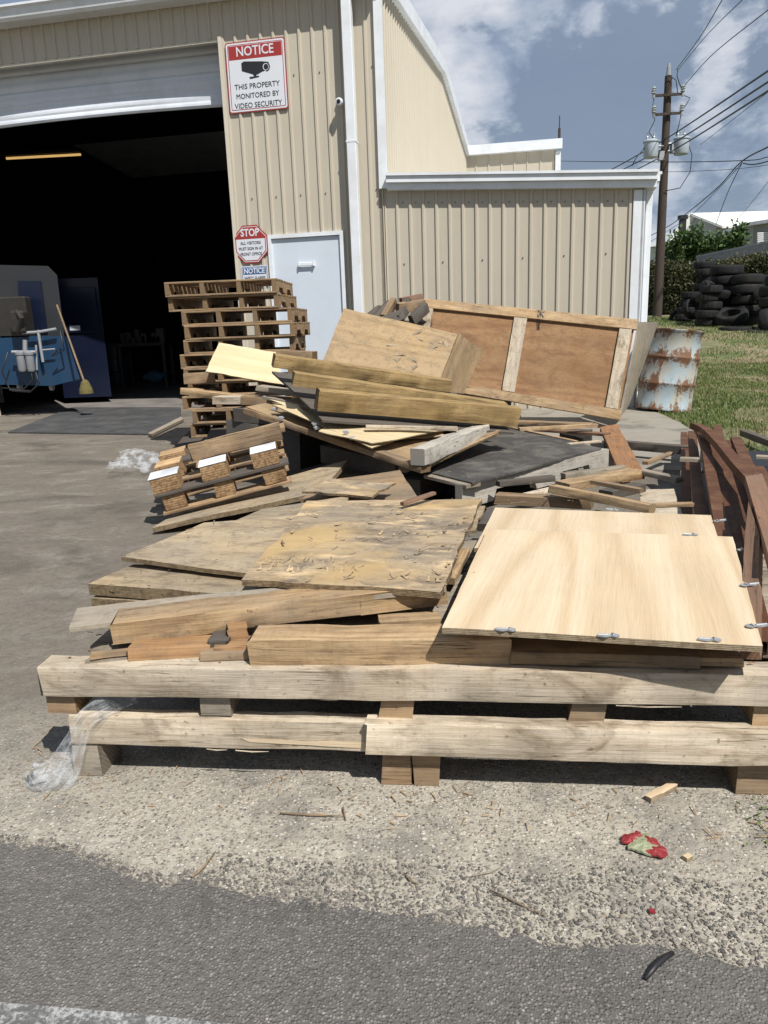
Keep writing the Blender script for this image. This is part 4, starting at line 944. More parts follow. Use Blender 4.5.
# ivy covered bank
def bank():
    hd = empty('ivy_bank', P(700, 300, Y=34), label='long bank overgrown with olive green ivy behind the tyres', cat='hedge')
    A_ = [(640, 270, 37), (655, 266, 36), (675, 267, 35), (700, 270, 34), (730, 265, 32), (768, 259, 30), (830, 249, 28)]
    top = [P(x, y, Y=Y) for x, y, Y in A_]; v = []; f = []; m = 8; q = []
    for i in range(len(top)-1):
        for k in range(8): q.append(top[i].lerp(top[i+1], k/8))
    q.append(top[-1]); prof = [(1.6, 0), (.2, .0), (-.25, -.12), (-.5, -.5), (-.6, -.8), (-.7, -1.0)]
    for i, p in enumerate(q):
        g_ = gz(p.x, p.y)-.2; H = p.z-g_
        for a_, h in prof:
            nz = noise.noise(Vector((p.x*.7, p.y*.7+a_, h*3)))*.35; v.append(Vector((p.x+a_*.2, p.y+a_*1.0+nz, p.z+h*H+nz*.5)))
    m = len(prof); f = [(i*m+k, i*m+k+1, (i+1)*m+k+1, (i+1)*m+k) for i in range(len(q)-1) for k in range(m-1)]
    mobj('soil_core', v, f, plain('bank_soil', (.045, .04, .025), .95, 0, .3, 3), hd, smooth=True)
    pts = []; random.seed(11)
    for i in range(26000):
        k = random.randrange(len(f)); a, b, c, d = [v[j] for j in f[k]]; u, w = random.random(), random.random()
        p = (a*(1-u)+b*u)*(1-w)+(d*(1-u)+c*u)*w
        if p.y > 40: continue
        pts.append(p+Vector((random.gauss(0, .08), random.gauss(0, .12)-.05, random.gauss(0, .10)+.03)))
    leaves('ivy_foliage', pts, .15, M['ivy'], hd, up=.2)
bank()
def plant(cx, cy, Y, h, n, label, wide=.9, size=.24):
    base = P(cx, cy, Y=Y); t = empty('bank_shrub', base, label=label, cat='shrub', group='shrubs along the fence on the bank')
    mb = MB(); pts = []
    for k in range(n):
        a = random.uniform(0, 6.28); tip = base+Vector((math.cos(a)*wide*random.random(), math.sin(a)*wide*random.random()*.6, h*random.uniform(.5, 1))); m = base.lerp(tip, .5)+Vector((random.uniform(-.1, .1), 0, .2))
        mb.tube([base+Vector((random.uniform(-.2, .2), 0, 0)), m, tip], [.04, .03, .012], 5)
        for j in range(44): u = random.uniform(.2, 1.05); pts.append(base.lerp(tip, u)+Vector((random.gauss(0, .16), random.gauss(0, .16), random.gauss(0, .16))))
    mb.build('stems', M['pole'], t); leaves('foliage', pts, size, M['leaf'], t, up=.5)
random.seed(5)
plant(681, 264, 38, 1.35, 16, 'leafy dark green shrub nearest the utility pole'); plant(697, 264, 38, 1.6, 20, 'tallest broad-leaved shrub in front of the grey gable wall')
plant(713, 259, 37.5, 1.25, 14, 'bright green shrub at the left end of the corrugated fence'); plant(736, 254, 37, 1.35, 12, 'upright green shrub standing before the gabled house windows', .7)
plant(669, 268, 39, .9, 10, 'low green shrub right behind the utility pole', .6)

# ---------------------------------------------------------------- tyres
def tyre_mesh(ro, ri, w, name):
    mb = MB(); prof = []
    for r, z in ((ri, -w*.36), (ri+.02, -w*.44), (ro*.82, -w*.52), (ro*.93, -w*.47), (ro*.985, -w*.36), (ro, -w*.2), (ro, w*.2), (ro*.985, w*.36), (ro*.93, w*.47), (ro*.82, w*.52), (ri+.02, w*.44), (ri, w*.36), (ri+.015, 0), (ri, -w*.36)): prof.append((r, z))
    n = 36; v = []
    for i, (r, z) in enumerate(prof):
        for k in range(n):
            rr = r - (.014 if (i in (4, 5, 6, 7) and k % 2) else 0); v.append((rr*math.cos(2*math.pi*k/n), rr*math.sin(2*math.pi*k/n), z))
    f = [(i*n+k, i*n+(k+1) % n, (i+1)*n+(k+1) % n, (i+1)*n+k) for i in range(len(prof)-1) for k in range(n)]
    me = bpy.data.meshes.new(name); me.from_pydata(v, [], f); me.update(); me.materials.append(M['tyre'])
    for p in me.polygons: p.use_smooth = True
    me.set_sharp_from_angle(angle=R(30)); return me
TC = tyre_mesh(.34, .20, .22, 'car_tyre'); TB = tyre_mesh(.50, .27, .28, 'truck_tyre')
def tyre(me, p, rot=(0, 0, 0), label='', grp=None):
    o = bpy.data.objects.new('old_tyre', me); COL.objects.link(o); o.matrix_basis = Matrix.Translation(p) @ (Matrix.Rotation(rot[2], 4, 'Z') @ Matrix.Rotation(rot[1], 4, 'Y') @ Matrix.Rotation(rot[0], 4, 'X')); return tag(o, label, 'tyre', grp)
ORD = ['bottom', 'second', 'third', 'fourth', 'fifth', 'sixth', 'seventh', 'eighth', 'ninth', 'top']
def tstack(px, Y, n, me, where, lean=0.0, seed=0):
    random.seed(seed); th = .245 if me is TC else .30; x = P(px, 330, Y=Y).x; z = gz(x, Y)
    for i in range(n):
        o_ = 'topmost' if i == n-1 else ORD[i]+(' lowest' if 0 < i else 'most')
        lab = ('topmost tyre' if i == n-1 else 'bottom tyre' if i == 0 else ORD[i]+' tyre up')+' in '+where
        tyre(me, Vector((x+random.uniform(-.07, .07)+lean*i, Y+random.uniform(-.08, .08), z+th/2+i*th)), (random.uniform(-.05, .05), random.uniform(-.05, .05), random.uniform(0, 6)), lab, 'old tyres piled along the bank')
tstack(686, 27.0, 4, TC, 'the short leftmost stack by the utility pole', .02, 1)
tstack(702, 27.2, 8, TC, 'the tallest narrow stack against the ivy', 0, 2)
tstack(707, 24.6, 5, TC, 'the stack just right of the tallest one', .0, 3)
tstack(723, 25.2, 6, TB, 'the wide truck tyre stack near the middle of the row', .01, 4)
tstack(743, 24.6, 5, TB, 'the second truck tyre stack, left of the leaning tyres', -.01, 5)
tstack(758, 25.6, 6, TC, 'the narrow stack behind the leaning tyres at right', 0, 6)
tstack(776, 22.8, 5, TB, 'the truck tyre stack cut by the right edge', 0, 7)
def tpx(me, x, y, Y, rot, lab): p = P(x, y, Y=Y); tyre(me, p, rot, lab, 'old tyres piled along the bank')
tpx(TB, 736, 331.5, 23.0, (.0, .0, .4), 'single truck tyre lying flat in front of the row')
tpx(TC, 757, 335, 22.0, (.1, .05, .1), 'car tyre lying flat half under the leaning ones at right')
tpx(TC, 692, 309, 26.0, (1.25, .2, .3), 'car tyre leaning upright against the short leftmost stack')
tpx(TC, 679, 319, 27.4, (1.2, .0, -.4), 'car tyre standing on edge beside the foot of the pole')
tpx(TB, 716, 290, 24.8, (.35, .30, .0), 'truck tyre slumped sideways on the middle stacks')
tpx(TB, 731, 316, 24.2, (.25, -.35, .25), 'truck tyre leaning low against the middle of the row')
tpx(TC, 762, 298, 24.0, (.5, 1.0, -.2), 'car tyre leaning steeply against the narrow right stack')
tpx(TB, 770, 324, 22.6, (.4, 1.2, -.3), 'truck tyre standing on edge at the right end of the row')

# ---------------------------------------------------------------- drum
bb = P(669, 412, z=0); bb.y -= .0
dr = empty('rusty_drum', bb, label='rusty pale blue steel drum leaning slightly beside the annex corner', cat='drum')
dia = 54/760*(bb.y/math.cos(PITCH))*.985; rad = dia/2; hgt = .875
TI = Matrix.Translation(bb+Vector((0, rad*.6, .01))) @ Matrix.Rotation(R(6.5), 4, 'Y') @ Matrix.Rotation(R(-2), 4, 'X')
prof = [(rad*.93, 0), (rad*1.0, .0), (rad*1.01, .02), (rad*.975, .035)]
for z in (.29, .58): prof += [(rad*.975, z-.03), (rad*1.015, z-.008), (rad*1.02, z), (rad*1.015, z+.008), (rad*.975, z+.03)]
prof += [(rad*.975, hgt-.03), (rad*1.01, hgt-.02), (rad*1.02, hgt-.005), (rad*1.0, hgt), (rad*.955, hgt), (rad*.95, hgt-.03), (rad*.95, .05), (0, .05)]
mb = MB(); mb.lathe(prof, 48)
for i, v in enumerate(mb.v):
    q = noise.noise(Vector((v.x*4, v.y*4, v.z*3)))*.012+noise.noise(Vector((v.x*11, v.y*11, v.z*9)))*.004; r_ = math.hypot(v.x, v.y) or 1; v.x += q*v.x/r_; v.y += q*v.y/r_
    if v.z > .75: v.z += noise.noise(Vector((v.x*6, v.y*6, 2)))*.012
autosmooth(mb.build('drum_shell', M['drum'], dr, TI), 50)
# rag of white plastic by the drum
def crumple(name, cs, amp, mat, label, cat, n=26, seed=0, fr=9):
    c = [pt(q) for q in cs]; v = []; f = []
    for j in range(n+1):
        for i in range(n+1):
            u, w = i/n, j/n; p = (c[0]*(1-u)+c[1]*u)*(1-w)+(c[3]*(1-u)+c[2]*u)*w; q = Vector((p.x*fr, p.y*fr, seed))
            r_ = abs(noise.noise(q))*amp*2+abs(noise.noise(q*2.6))*amp+abs(noise.noise(q*6))*amp*.4; s_ = noise.noise_vector(q*1.4)*amp*.9
            p = p+Vector((s_.x, s_.y, r_)); v.append(p)
    f = [(j*(n+1)+i, j*(n+1)+i+1, (j+1)*(n+1)+i+1, (j+1)*(n+1)+i) for j in range(n) for i in range(n)]
    o = mobj(name, v, f, mat, label=label, cat=cat, smooth=True); sm = o.modifiers.new('thickness', 'SOLIDIFY'); sm.thickness = .0012; return o
crumple('plastic_scrap', [(628, 404, .01), (642, 406, .01), (643, 392, .03), (633, 394, .03)], .03, M['white_plastic'], 'crumpled white plastic scrap at the foot of the annex downpipe', 'scrap', 14, 3, 14)

# ---------------------------------------------------------------- grass tufts of the verge
def blades(name, regions, mat, label, lo=.05, hi=.13, seed=1):
    random.seed(seed); v = []; f = []; tone = []
    for (x0, x1, y0, y1, n, dens) in regions:
        for _ in range(n):
            x, y = random.uniform(x0, x1), random.uniform(y0, y1)
            q = noise.noise(Vector((x*.9, y*.55, 4)))+.5*noise.noise(Vector((x*3, y*2, 7)))
            if q < dens: continue
            xe = 2.62+.16*(y-5.0)*.8
            if x < xe: continue
            h = random.uniform(lo, hi)*(1+max(0, q)*1.2); a = random.uniform(0, 6.28); l = random.uniform(.0, .55)*h; w = random.uniform(.002, .004)*(1+y*.10)
            b = len(v); p = Vector((x, y, gz(x, y)-.01)); s = Vector((math.cos(a), math.sin(a), 0)); t = Vector((-s.y, s.x, 0)); d2_ = s*l
            v += [p-t*w, p+t*w, p+t*w*.7+d2_*.35+UP*h*.6, p-t*w*.7+d2_*.35+UP*h*.6, p+d2_+UP*h*.95]
            f += [(b, b+1, b+2, b+3), (b+3, b+2, b+4)]; tt = min(1, max(0, random.gauss(.4, .25)-.25*q+.1)); tone += [tt, tt]
    o = mobj(name, v, f, M[mat], label=label, cat='grass', kind='stuff'); set_tone(o, tone); return o
blades('grass', [(2.6, 8, 4.8, 9.5, 50000, -.12), (3, 12, 9.5, 16, 52000, -.18), (4, 20, 16, 30, 42000, -.3)], 'grass', 'green grass growing along the verge by the drum and tyres', .02, .05)
blades('dry_grass', [(2.6, 8, 4.8, 9.5, 16000, -.5), (3, 12, 9.5, 16, 30000, -.6), (4, 20, 16, 30, 20000, -.5)], 'drygrass', 'dry straw coloured grass on the bare verge', .02, .05, 2)
blades('weed_clump', [], 'grass', 'x') if False else None

# ================================================================== THE PILE
# --- wide skid at the front
SLo = P(68, 778, z=0); SRo = P(765, 798, z=0); SU = (SRo-SLo).normalized(); SB_ = UP.cross(SU)
def F(s, z, d=0): return SLo+SU*s+SB_*d+UP*z
sk = empty('wide_skid', F(.8, 0, .3), label='wide weathered pallet across the front carrying the plywood and timbers', cat='pallet')
plank('top_board', F(-.032, .295, -.004), F(1.98, .298, -.004), .070, .074, 'pine_pale', parent=sk, rough=.0015, bend=.002)
plank('lower_board', F(.02, .166, .004), F(.80, .163, .004), .045, .074, 'pine_pale', parent=sk, rough=.0015)
plank('lower_board', F(.745, .173, -.020), F(1.98, .170, -.026), .05, .078, 'pine_pale', parent=sk, rough=.0015)
for d in (.135, .26, .385, .61, .74, .87): plank('deck_board', F(.03, .290, d), F(1.93, .290, d), .11, .018, 'grey_wood', parent=sk)  # deck under the pile, added to cut light and darken the front gaps
for s, m_ in ((-.035, 'pine_brown'), (.345, 'grey_wood'), (.775, 'pine'), (1.205, 'pine_brown'), (1.60, 'pine')):
    plank('block', F(s, .221, .012), F(s+.078, .221, .012), .10, .052, m_, parent=sk)
for s, w in ((.01, .075), (.775, .068), (.848, .062), (1.575, .10)):
    plank('foot_block', F(s, .088, .010), F(s+w, .088, .010), .11, .088, 'pine_brown' if s > .1 else 'grey_wood', parent=sk)
for d in (.50, .98):
    plank('stringer', F(-.02, .292, d), F(1.95, .292, d), .09, .07, 'grey_wood', parent=sk)
    plank('lower_board', F(.0, .166, d), F(1.95, .166, d), .09, .074, 'grey_dark', parent=sk)
    for s in (0, .8, 1.6): plank('block', F(s, .222, d), F(s+.09, .222, d), .09, .056, 'pine_brown', parent=sk); plank('foot_block', F(s, .088, d), F(s+.09, .088, d), .09, .088, 'grey_dark', parent=sk)
# splinters on the broken edges
mb = MB(); random.seed(2)
for s, z, l in ((.36, .09, .05), (.43, .088, .08), (1.02, .092, .04), (1.3, .221, .14)):
    a = F(s, z, -.002); mb.tube([a, a+SU*l*.5+UP*-.002+SB_*-.001, a+SU*l+UP*-.001], [.0015, .002, .0006], 4)
mb.build('splinters', M['pine_pale'], sk, kind='stuff')
sheet('torn_face', [F(.46, .108, .0015), F(.74, .098, .0015), F(.74, .116, .0015), F(.44, .118, .0015)], .003, 'ply', parent=sk, rag=.006)

G1 = 'loose boards in the scrap wood pile'
plank('short_timber', (247, 641, .358), (509, 639, .360), .095, .066, 'pine', 'short clean square timber lying on the front skid left of the plywood', 'timber', G1, rough=.002)
plank('rotten_timber', (110, 625, .372), (448, 585, .405), .11, .052, 'rotten', 'long stained rotten timber rising to the right above the short square one', 'timber', G1, rough=.004)
sheet('grey_plank', [(68, 627, .362), (446, 588, .400), (440, 571, .400), (77, 608, .362)], .012, 'grey_wood', 'thin grey saw-marked plank poking out left behind the rotten timber', 'plank', G1, rag=.002)
plank('orange_offcut', (126, 650, .326), (209, 646, .326), .07, .030, 'pine_fresh', 'orange tan board end lying under the rotten timber at left', 'board', G1)
plank('grey_offcut', (207, 641, .335), (226, 641, .335), .07, .035, 'grey_dark', 'small dark grey block between the orange tan board end and short timber', 'block', G1)
plank('yellow_offcut', (213, 648, .325), (246, 647, .325), .06, .03, 'pine_fresh', 'small yellow block touching the left end of the short square timber', 'block', G1)
plank('tan_offcut', (228, 630, .352), (247, 628, .352), .05, .025, 'pine_fresh', 'tiny tan block tucked between the rotten timber and the short one', 'block', G1)
plank('long_under_board', (200, 654, .318), (250, 652, .318), .1, .02, 'pine_brown', 'brown slat hidden low behind the yellow block', 'board', G1)
sheet('grey_deck_board', [(84, 662, .300), (128, 658, .300), (165, 625, .300), (140, 622, .300)], .018, 'grey_wood', 'flat grey board end behind the left end of the front skid', 'board', G1)
plank('under_plywood_board', (512, 652, .332), (700, 657, .332), .12, .030, 'pine_brown', 'stained brown board in the gap under the clean plywood', 'board', G1)
plank('under_plywood_board', (648, 657, .325), (745, 659, .325), .10, .02, 'pine', 'pale board end just under the right corner of the clean plywood', 'board', G1)
crumple('torn_paper', [F(1.15, .300, .06), F(1.42, .300, .05), F(1.42, .302, .12), F(1.12, .302, .13)], .012, M['grey_wood'], 'crumpled brown bark-like strip lying under the clean plywood', 'scrap', 18, 5, 16)
# thick grey boards at the left
sheet('layered_board', [(86, 584, .345), (345, 603, .345), (325, 566, .345), (131, 564, .345)], .034, 'ply_old', 'upper of two thick delaminated grey boards at the left of the pile', 'board', G1, rag=.008, warp=.003)
sheet('layered_board', [(88, 598, .305), (345, 616, .305), (325, 576, .305), (129, 574, .305)], .030, 'ply_old', 'lower of two thick delaminated grey boards at the left of the pile', 'board', G1, rag=.008, warp=.003)
plank('old_stringer', (150, 607, .270), (330, 612, .270), .10, .09, 'pine_brown', 'brown bearer under the thick grey boards at left', 'board', G1)
sheet('stained_plywood', [(121, 558, .375), (345, 584, .375), (420, 505, .375), (203, 522, .375)], .014, 'ply_old', 'flat stained plywood sheet with its left corner over the grey boards', 'plywood', G1, rag=.003, warp=.004)
sheet('stained_plywood', [(205, 535, .345), (330, 545, .345), (350, 495, .340), (262, 508, .340)], .012, 'ply_old', 'brown plywood sheet just behind the flat stained one, in shade', 'plywood', G1)
rp = sheet('rotten_plywood', [(240, 581, .402), (441, 593, .408), (483, 498, .405), (306, 500, .402)], .017, 'ply_rot', 'big rotten plywood sheet with peeling veneer in the middle of the pile', 'plywood', G1, rag=.010, warp=.006)
# peeling veneer flakes on it
def flakes(parent, spots, mat, seed=1, L=.06):
    random.seed(seed); v = []; f = []
    for (x, y, z, a, l, w) in spots:
        p = P(x, y, z=z+.0015); d = Vector((math.cos(a), math.sin(a), 0)); s = Vector((-d.y, d.x, 0)); n = 5; b = len(v)
        for i in range(n+1):
            u = i/n; wd_ = w*(1-u)**.7*(1+.3*math.sin(u*9)); h = l*.22*u*u; c = p+d*l*u+UP*h; v += [c-s*wd_/2, c+s*wd_/2, c-s*wd_/2-UP*.0016, c+s*wd_/2-UP*.0016]
        for i in range(n):
            k = b+4*i; f += [(k, k+4, k+5, k+1), (k+2, k+3, k+7, k+6), (k, k+2, k+6, k+4), (k+1, k+5, k+7, k+3)]
    return mobj('peeling_veneer', v, f, M[mat], parent, kind='stuff')
random.seed(4); sp = []
for k in range(34):
    u = random.random(); x = 258+85*u+random.uniform(-6, 6); y = 566+4*u+random.uniform(-5, 6); sp.append((x, y, .406, random.uniform(1.0, 1.9), random.uniform(.02, .05), random.uniform(.006, .016)))
for k in range(60):
    x = random.uniform(290, 470); y = random.uniform(510, 582); sp.append((x, y, .409, random.uniform(-.6, 2.6), random.uniform(.012, .035), random.uniform(.004, .012)))
flakes(rp, sp, 'ply_rot', 3)
# clean plywood with clips
sheet('clean_plywood_under', [(474, 548, .392), (724, 556, .392), (711, 515, .392), (495, 508, .392)], .012, 'ply', 'second clean plywood sheet showing behind the large one', 'plywood', 'clean plywood sheets with spring clips', grain='v', rag=.001, warp=.002)
cp = sheet('clean_plywood', [(442, 628, .410), (763, 646, .400), (733, 537, .412), (487, 529, .414)], .0135, 'ply', 'large clean pale plywood sheet with metal clips lying at the front right', 'plywood', 'clean plywood sheets with spring clips', grain='v', rag=.001, warp=.002)
def clip(parent, x, y, z, ang, L=.042):
    p = P(x, y, z=z+.001); Mx = Matrix.Translation(p) @ Matrix.Rotation(ang, 4, 'Z'); mb = MB()
    k = L
    out = [(-.55, -.10), (-.35, -.22), (-.1, -.10), (.15, -.20), (.35, -.12), (.55, -.04), (.55, .04), (.35, .12), (.15, .20), (-.1, .10), (-.35, .22), (-.55, .10)]
    mb.prism([(a*k, b*k, .0) for a, b in out], (0, 0, .0022)); mb.tube([(-.2*k, -.14*k, .003), (-.3*k, 0, .006), (-.2*k, .14*k, .003)], .0016, 6); mb.tube([(-.05*k, 0, .003), (.5*k, 0, .004)], .0022, 6)
    return mb.build('metal_clip', M['galv'], parent, Mx)
for x, y, z, a in ((746, 550, .413, 0), (750, 585, .409, .05), (757, 626, .404, 0), (709, 640, .402, 3.0), (608, 636, .405, 3.1), (505, 630, .409, 3.0)): clip(cp, x, y, z, a)
for x, y, a in ((690, 535, 3), (612, 510, 2.9), (720, 521, .2)): clip(cp, x, y, .396 if y < 530 else .414, a, .04)
sheet('white_plywood', [(640, 520, .16), (684, 520, .16), (674, 488, .16), (640, 489, .16)], .015, 'pine_pale', 'pale grey-white plywood corner low behind the clean sheets', 'plywood', G1)
# low boards between the clean plywood and the black-topped skid
plank('scrap_batten', (495, 495, .27), (591, 500, .27), .07, .045, 'pine_brown', 'dark batten lying just behind the clean plywood, left one', 'batten', G1)
plank('scrap_batten', (549, 485, .33), (649, 505, .31), .055, .035, 'pine', 'pale batten lying on top across the other scrap battens', 'batten', G1, roll=-6)
plank('scrap_batten', (570, 484, .27), (642, 470, .27), .10, .04, 'pine', 'short wide batten crossing beneath the pale one', 'batten', G1)
plank('scrap_batten', (613, 492, .23), (646, 484, .22), .08, .04, 'grey_dark', 'short dark grey batten end under the pale one at right', 'batten', G1)
plank('scrap_batten', (566, 474, .20), (627, 466, .20), .05, .03, 'grey_wood', 'thin grey white batten beside the black-topped skid', 'batten', G1)
plank('scrap_batten', (648, 504, .28), (694, 503, .28), .025, .018, 'pine_brown', 'thin stick pointing right behind the clean plywood', 'batten', G1)
plank('scrap_batten', (474, 524, .30), (494, 520, .30), .05, .03, 'grey_wood', 'grey board end between the rotten and the clean plywood', 'batten', G1)
plank('scrap_batten', (490, 524, .30), (500, 508, .30), .05, .03, 'grey_dark', 'small dark offcut by the corner of the rotten plywood', 'batten', G1)
plank('broken_stick', (404, 503, .425), (436, 492, .435), .02, .012, 'redboard', 'short broken reddish stick on the rotten plywood', 'stick', G1)
# black-topped skid
bs_ = empty('black_topped_skid', P(530, 480, z=0), label='grey wooden skid with a black rubber top behind the scrap battens', cat='pallet')
za = .20
def notched(name, a, b, t, h, mat, parent, notches, w=.04):
    a, b = pt(a), pt(b); L = (b-a).length; top = [(0, 0), (L, 0)]; bot = [(L, -h)]
    for n0, n1 in reversed(notches): bot += [(n1*L, -h), (n1*L-.03, -h*.52), (n0*L+.03, -h*.52), (n0*L, -h)]
    bot += [(0, -h)]; mb = MB(); mb.prism([Vector((x, 0, z)) for x, z in top+bot], (0, w, 0))
    o = mb.build(name, M[mat], parent, frame(a, b)); return o
notched('side_rail', (462, 485, za), (609, 449, za), 0, .135, 'pale_grey', bs_, ((.18, .46), (.62, .86)), .05)
notched('side_rail', (385, 466, za), (506, 431, za), 0, .105, 'grey_wood', bs_, ((.18, .46), (.62, .86)), .05)
plank('end_board', (424, 475, .205), (466, 485, .205), .10, .02, 'grey_wood', parent=bs_)
sheet('black_top', [(428, 472, .214), (472, 483, .214), (602, 448, .214), (505, 427, .214)], .012, plain('black_deck', (.05, .047, .043), .8, 0, .35, 5, bump=.5, bs=30, dirt=(.17, .155, .13), dirtamt=.75), parent=bs_, rag=.006, warp=.003)
for t_ in (.05, .5, .93):
    a = P(462, 484, z=.095).lerp(P(609, 448, z=.095), t_); plank('bearer', a, a+(P(385, 466, z=.095)-P(462, 484, z=.095)), .08, .09, 'grey_dark', parent=bs_)
# boards under and beyond it
plank('rust_orange_board', (598, 428, .16), (631, 478, .14), .02, .012, 'orange', None) if False else None
sheet('rust_orange_board', [(622, 478, .12), (645, 474, .12), (617, 424, .16), (600, 427, .16)], .03, 'orange', 'rust orange board pointing away between the skid and the walk', 'board', G1, grain='v')
plank('dark_beam', (604, 440, .13), (690, 447, .13), .07, .06, 'grey_dark', 'dark beam lying across the walk toward the steel channels', 'beam', G1)
plank('back_slat', (518, 428, .16), (606, 434, .16), .09, .02, 'redboard', 'red brown slat lying in front of the framed panel', 'board', G1)
plank('back_slat', (505, 426, .20), (575, 441, .20), .03, .02, 'pine', 'thin light slat lying behind the black-topped skid', 'board', G1)
plank('back_slat', (440, 389, 'Y', 7.6), (512, 398, 'Y', 7.5), .3, .5, 'grey_dark', 'dark shaded board under the left half of the framed panel', 'board', G1)  # added dark filler where the bright wall showed under the panel
plank('back_slat', (510, 421, .20), (590, 424, .20), .10, .03, 'pine_brown', 'brown board directly under the framed panel', 'board', G1)
plank('white_slat', (570, 444, .22), (602, 441, .22), .05, .012, 'pine_pale', 'small white board end on the far corner of the black-topped skid', 'board', G1)
for (x, y, z0) in ((500, 428, .12), (560, 430, .12)): plank('bearer_timber', (x, y, z0), (x+30, y+1, z0), .10, .1, 'grey_dark', 'short dark bearer under the framed panel, %s one' % ('left' if x == 500 else 'right'), 'timber', G1)

# framed plywood panel, leaning
fp = empty('framed_panel', P(520, 420, z=0), label='large framed red-brown plywood panel leaning near the annex wall', cat='crate panel')
YL, YR, YB = 7.75, 7.25, .35
PTL, PTR, PBR, PBL = P(424, 300, Y=YL+.35), P(638, 321, Y=YR+.30), P(620, 421, Y=YR), P(409, 385, Y=YL-.05)
def pp(u, w): return (PTL*(1-u)+PTR*u)*w+(PBL*(1-u)+PBR*u)*(1-w)
pn = (PTR-PTL).cross(PTL-PBL).normalized()
if pn.y > 0: pn = -pn
def strip(name, u0, u1, w0, w1, t, d, mat, grain='u'):
    o = pn*d; return sheet(name, [pp(u0, w0)+o, pp(u1, w0)+o, pp(u1, w1)+o, pp(u0, w1)+o], t, mat, parent=fp, grain=grain, rag=.002, warp=.001)
strip('panel_sheet', .01, .99, .02, .98, .012, 0, 'ply_brown', 'u')
strip('frame_rail', 0, 1, .90, 1.0, .03, .032, 'pine'); strip('frame_rail', 0, 1, 0, .095, .03, .032, 'pine')
for u0, u1 in ((.0, .055), (.445, .505), (.925, .98)): strip('frame_stile', u0, u1, .098, .897, .03, .030, 'pine_pale', 'v')
mb = MB(); c1, c2 = pp(.56, .96)+pn*.034, pp(.56, .66)+pn*.004
random.seed(8)
for k in range(6): mb.tube([pp(.56+random.uniform(-.02, .02), .995)+pn*.034, pp(.56+random.uniform(-.01, .02), .93)+pn*.036, pp(.565+random.uniform(-.01, .012), .80)+pn*.006], .0022, 4)
mb.build('torn_strap', M['black'], fp)
# side board standing against its right end
sheet('side_board', [P(621, 417, Y=7.30), P(630, 404, Y=8.0), P(658, 322, Y=8.2), P(640, 322, Y=7.60)], .018, 'grey_wood', 'grey plywood board standing on edge behind the right end of the panel', 'board', G1, grain='v')
# dark scraps piled behind the panel's top left
sb_ = empty('scrap_rack', P(400, 330, Y=8.0)) if False else None
DS = [((366, 316, 'Y', 7.9), (380, 305, 'Y', 8.0)), ((374, 316, 'Y', 7.8), (388, 300, 'Y', 7.95)), ((386, 315, 'Y', 7.8), (396, 298, 'Y', 7.95)), ((399, 304, 'Y', 7.8), (426, 300, 'Y', 7.95)), ((398, 315, 'Y', 7.75), (410, 298, 'Y', 7.9)), ((412, 316, 'Y', 7.7), (427, 303, 'Y', 7.85)), ((402, 298, 'Y', 8.0), (422, 294, 'Y', 8.1)), ((380, 317, 'Y', 7.7), (402, 309, 'Y', 7.8))]
DN = ['leftmost dark scrap behind the torn plywood box', 'second dark scrap from the left behind the torn plywood box', 'steep brown scrap near the middle of the dark bundle', 'flat grey-brown piece on top of the dark bundle', 'steep dark piece just left of the framed panel corner', 'rightmost dark piece touching the framed panel corner', 'uppermost short piece crowning the dark bundle', 'lowest short piece of the dark bundle behind the box']
for (a, b), nm_, m_ in zip(DS, DN, ('grey_dark', 'grey_dark', 'pine_brown', 'pine_brown', 'grey_dark', 'grey_dark', 'redboard', 'grey_dark')):
    plank('dark_scrap', a, b, .06, .10, m_, nm_, 'board', 'dark scrap boards bundled behind the box', roll=random.uniform(-20, 20))
# rough bundle of boards they lie on
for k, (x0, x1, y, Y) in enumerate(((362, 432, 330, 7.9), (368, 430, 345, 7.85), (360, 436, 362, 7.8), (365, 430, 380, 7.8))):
    plank('bundled_timber', (x0, y-12, 'Y', Y), (x1, y-8, 'Y', Y+.05), .35, .15, 'grey_dark', ('top', 'second', 'third', 'lowest')[k]+' heavy dark timber of the bundle hidden behind the box', 'timber', 'heavy timbers behind the box')

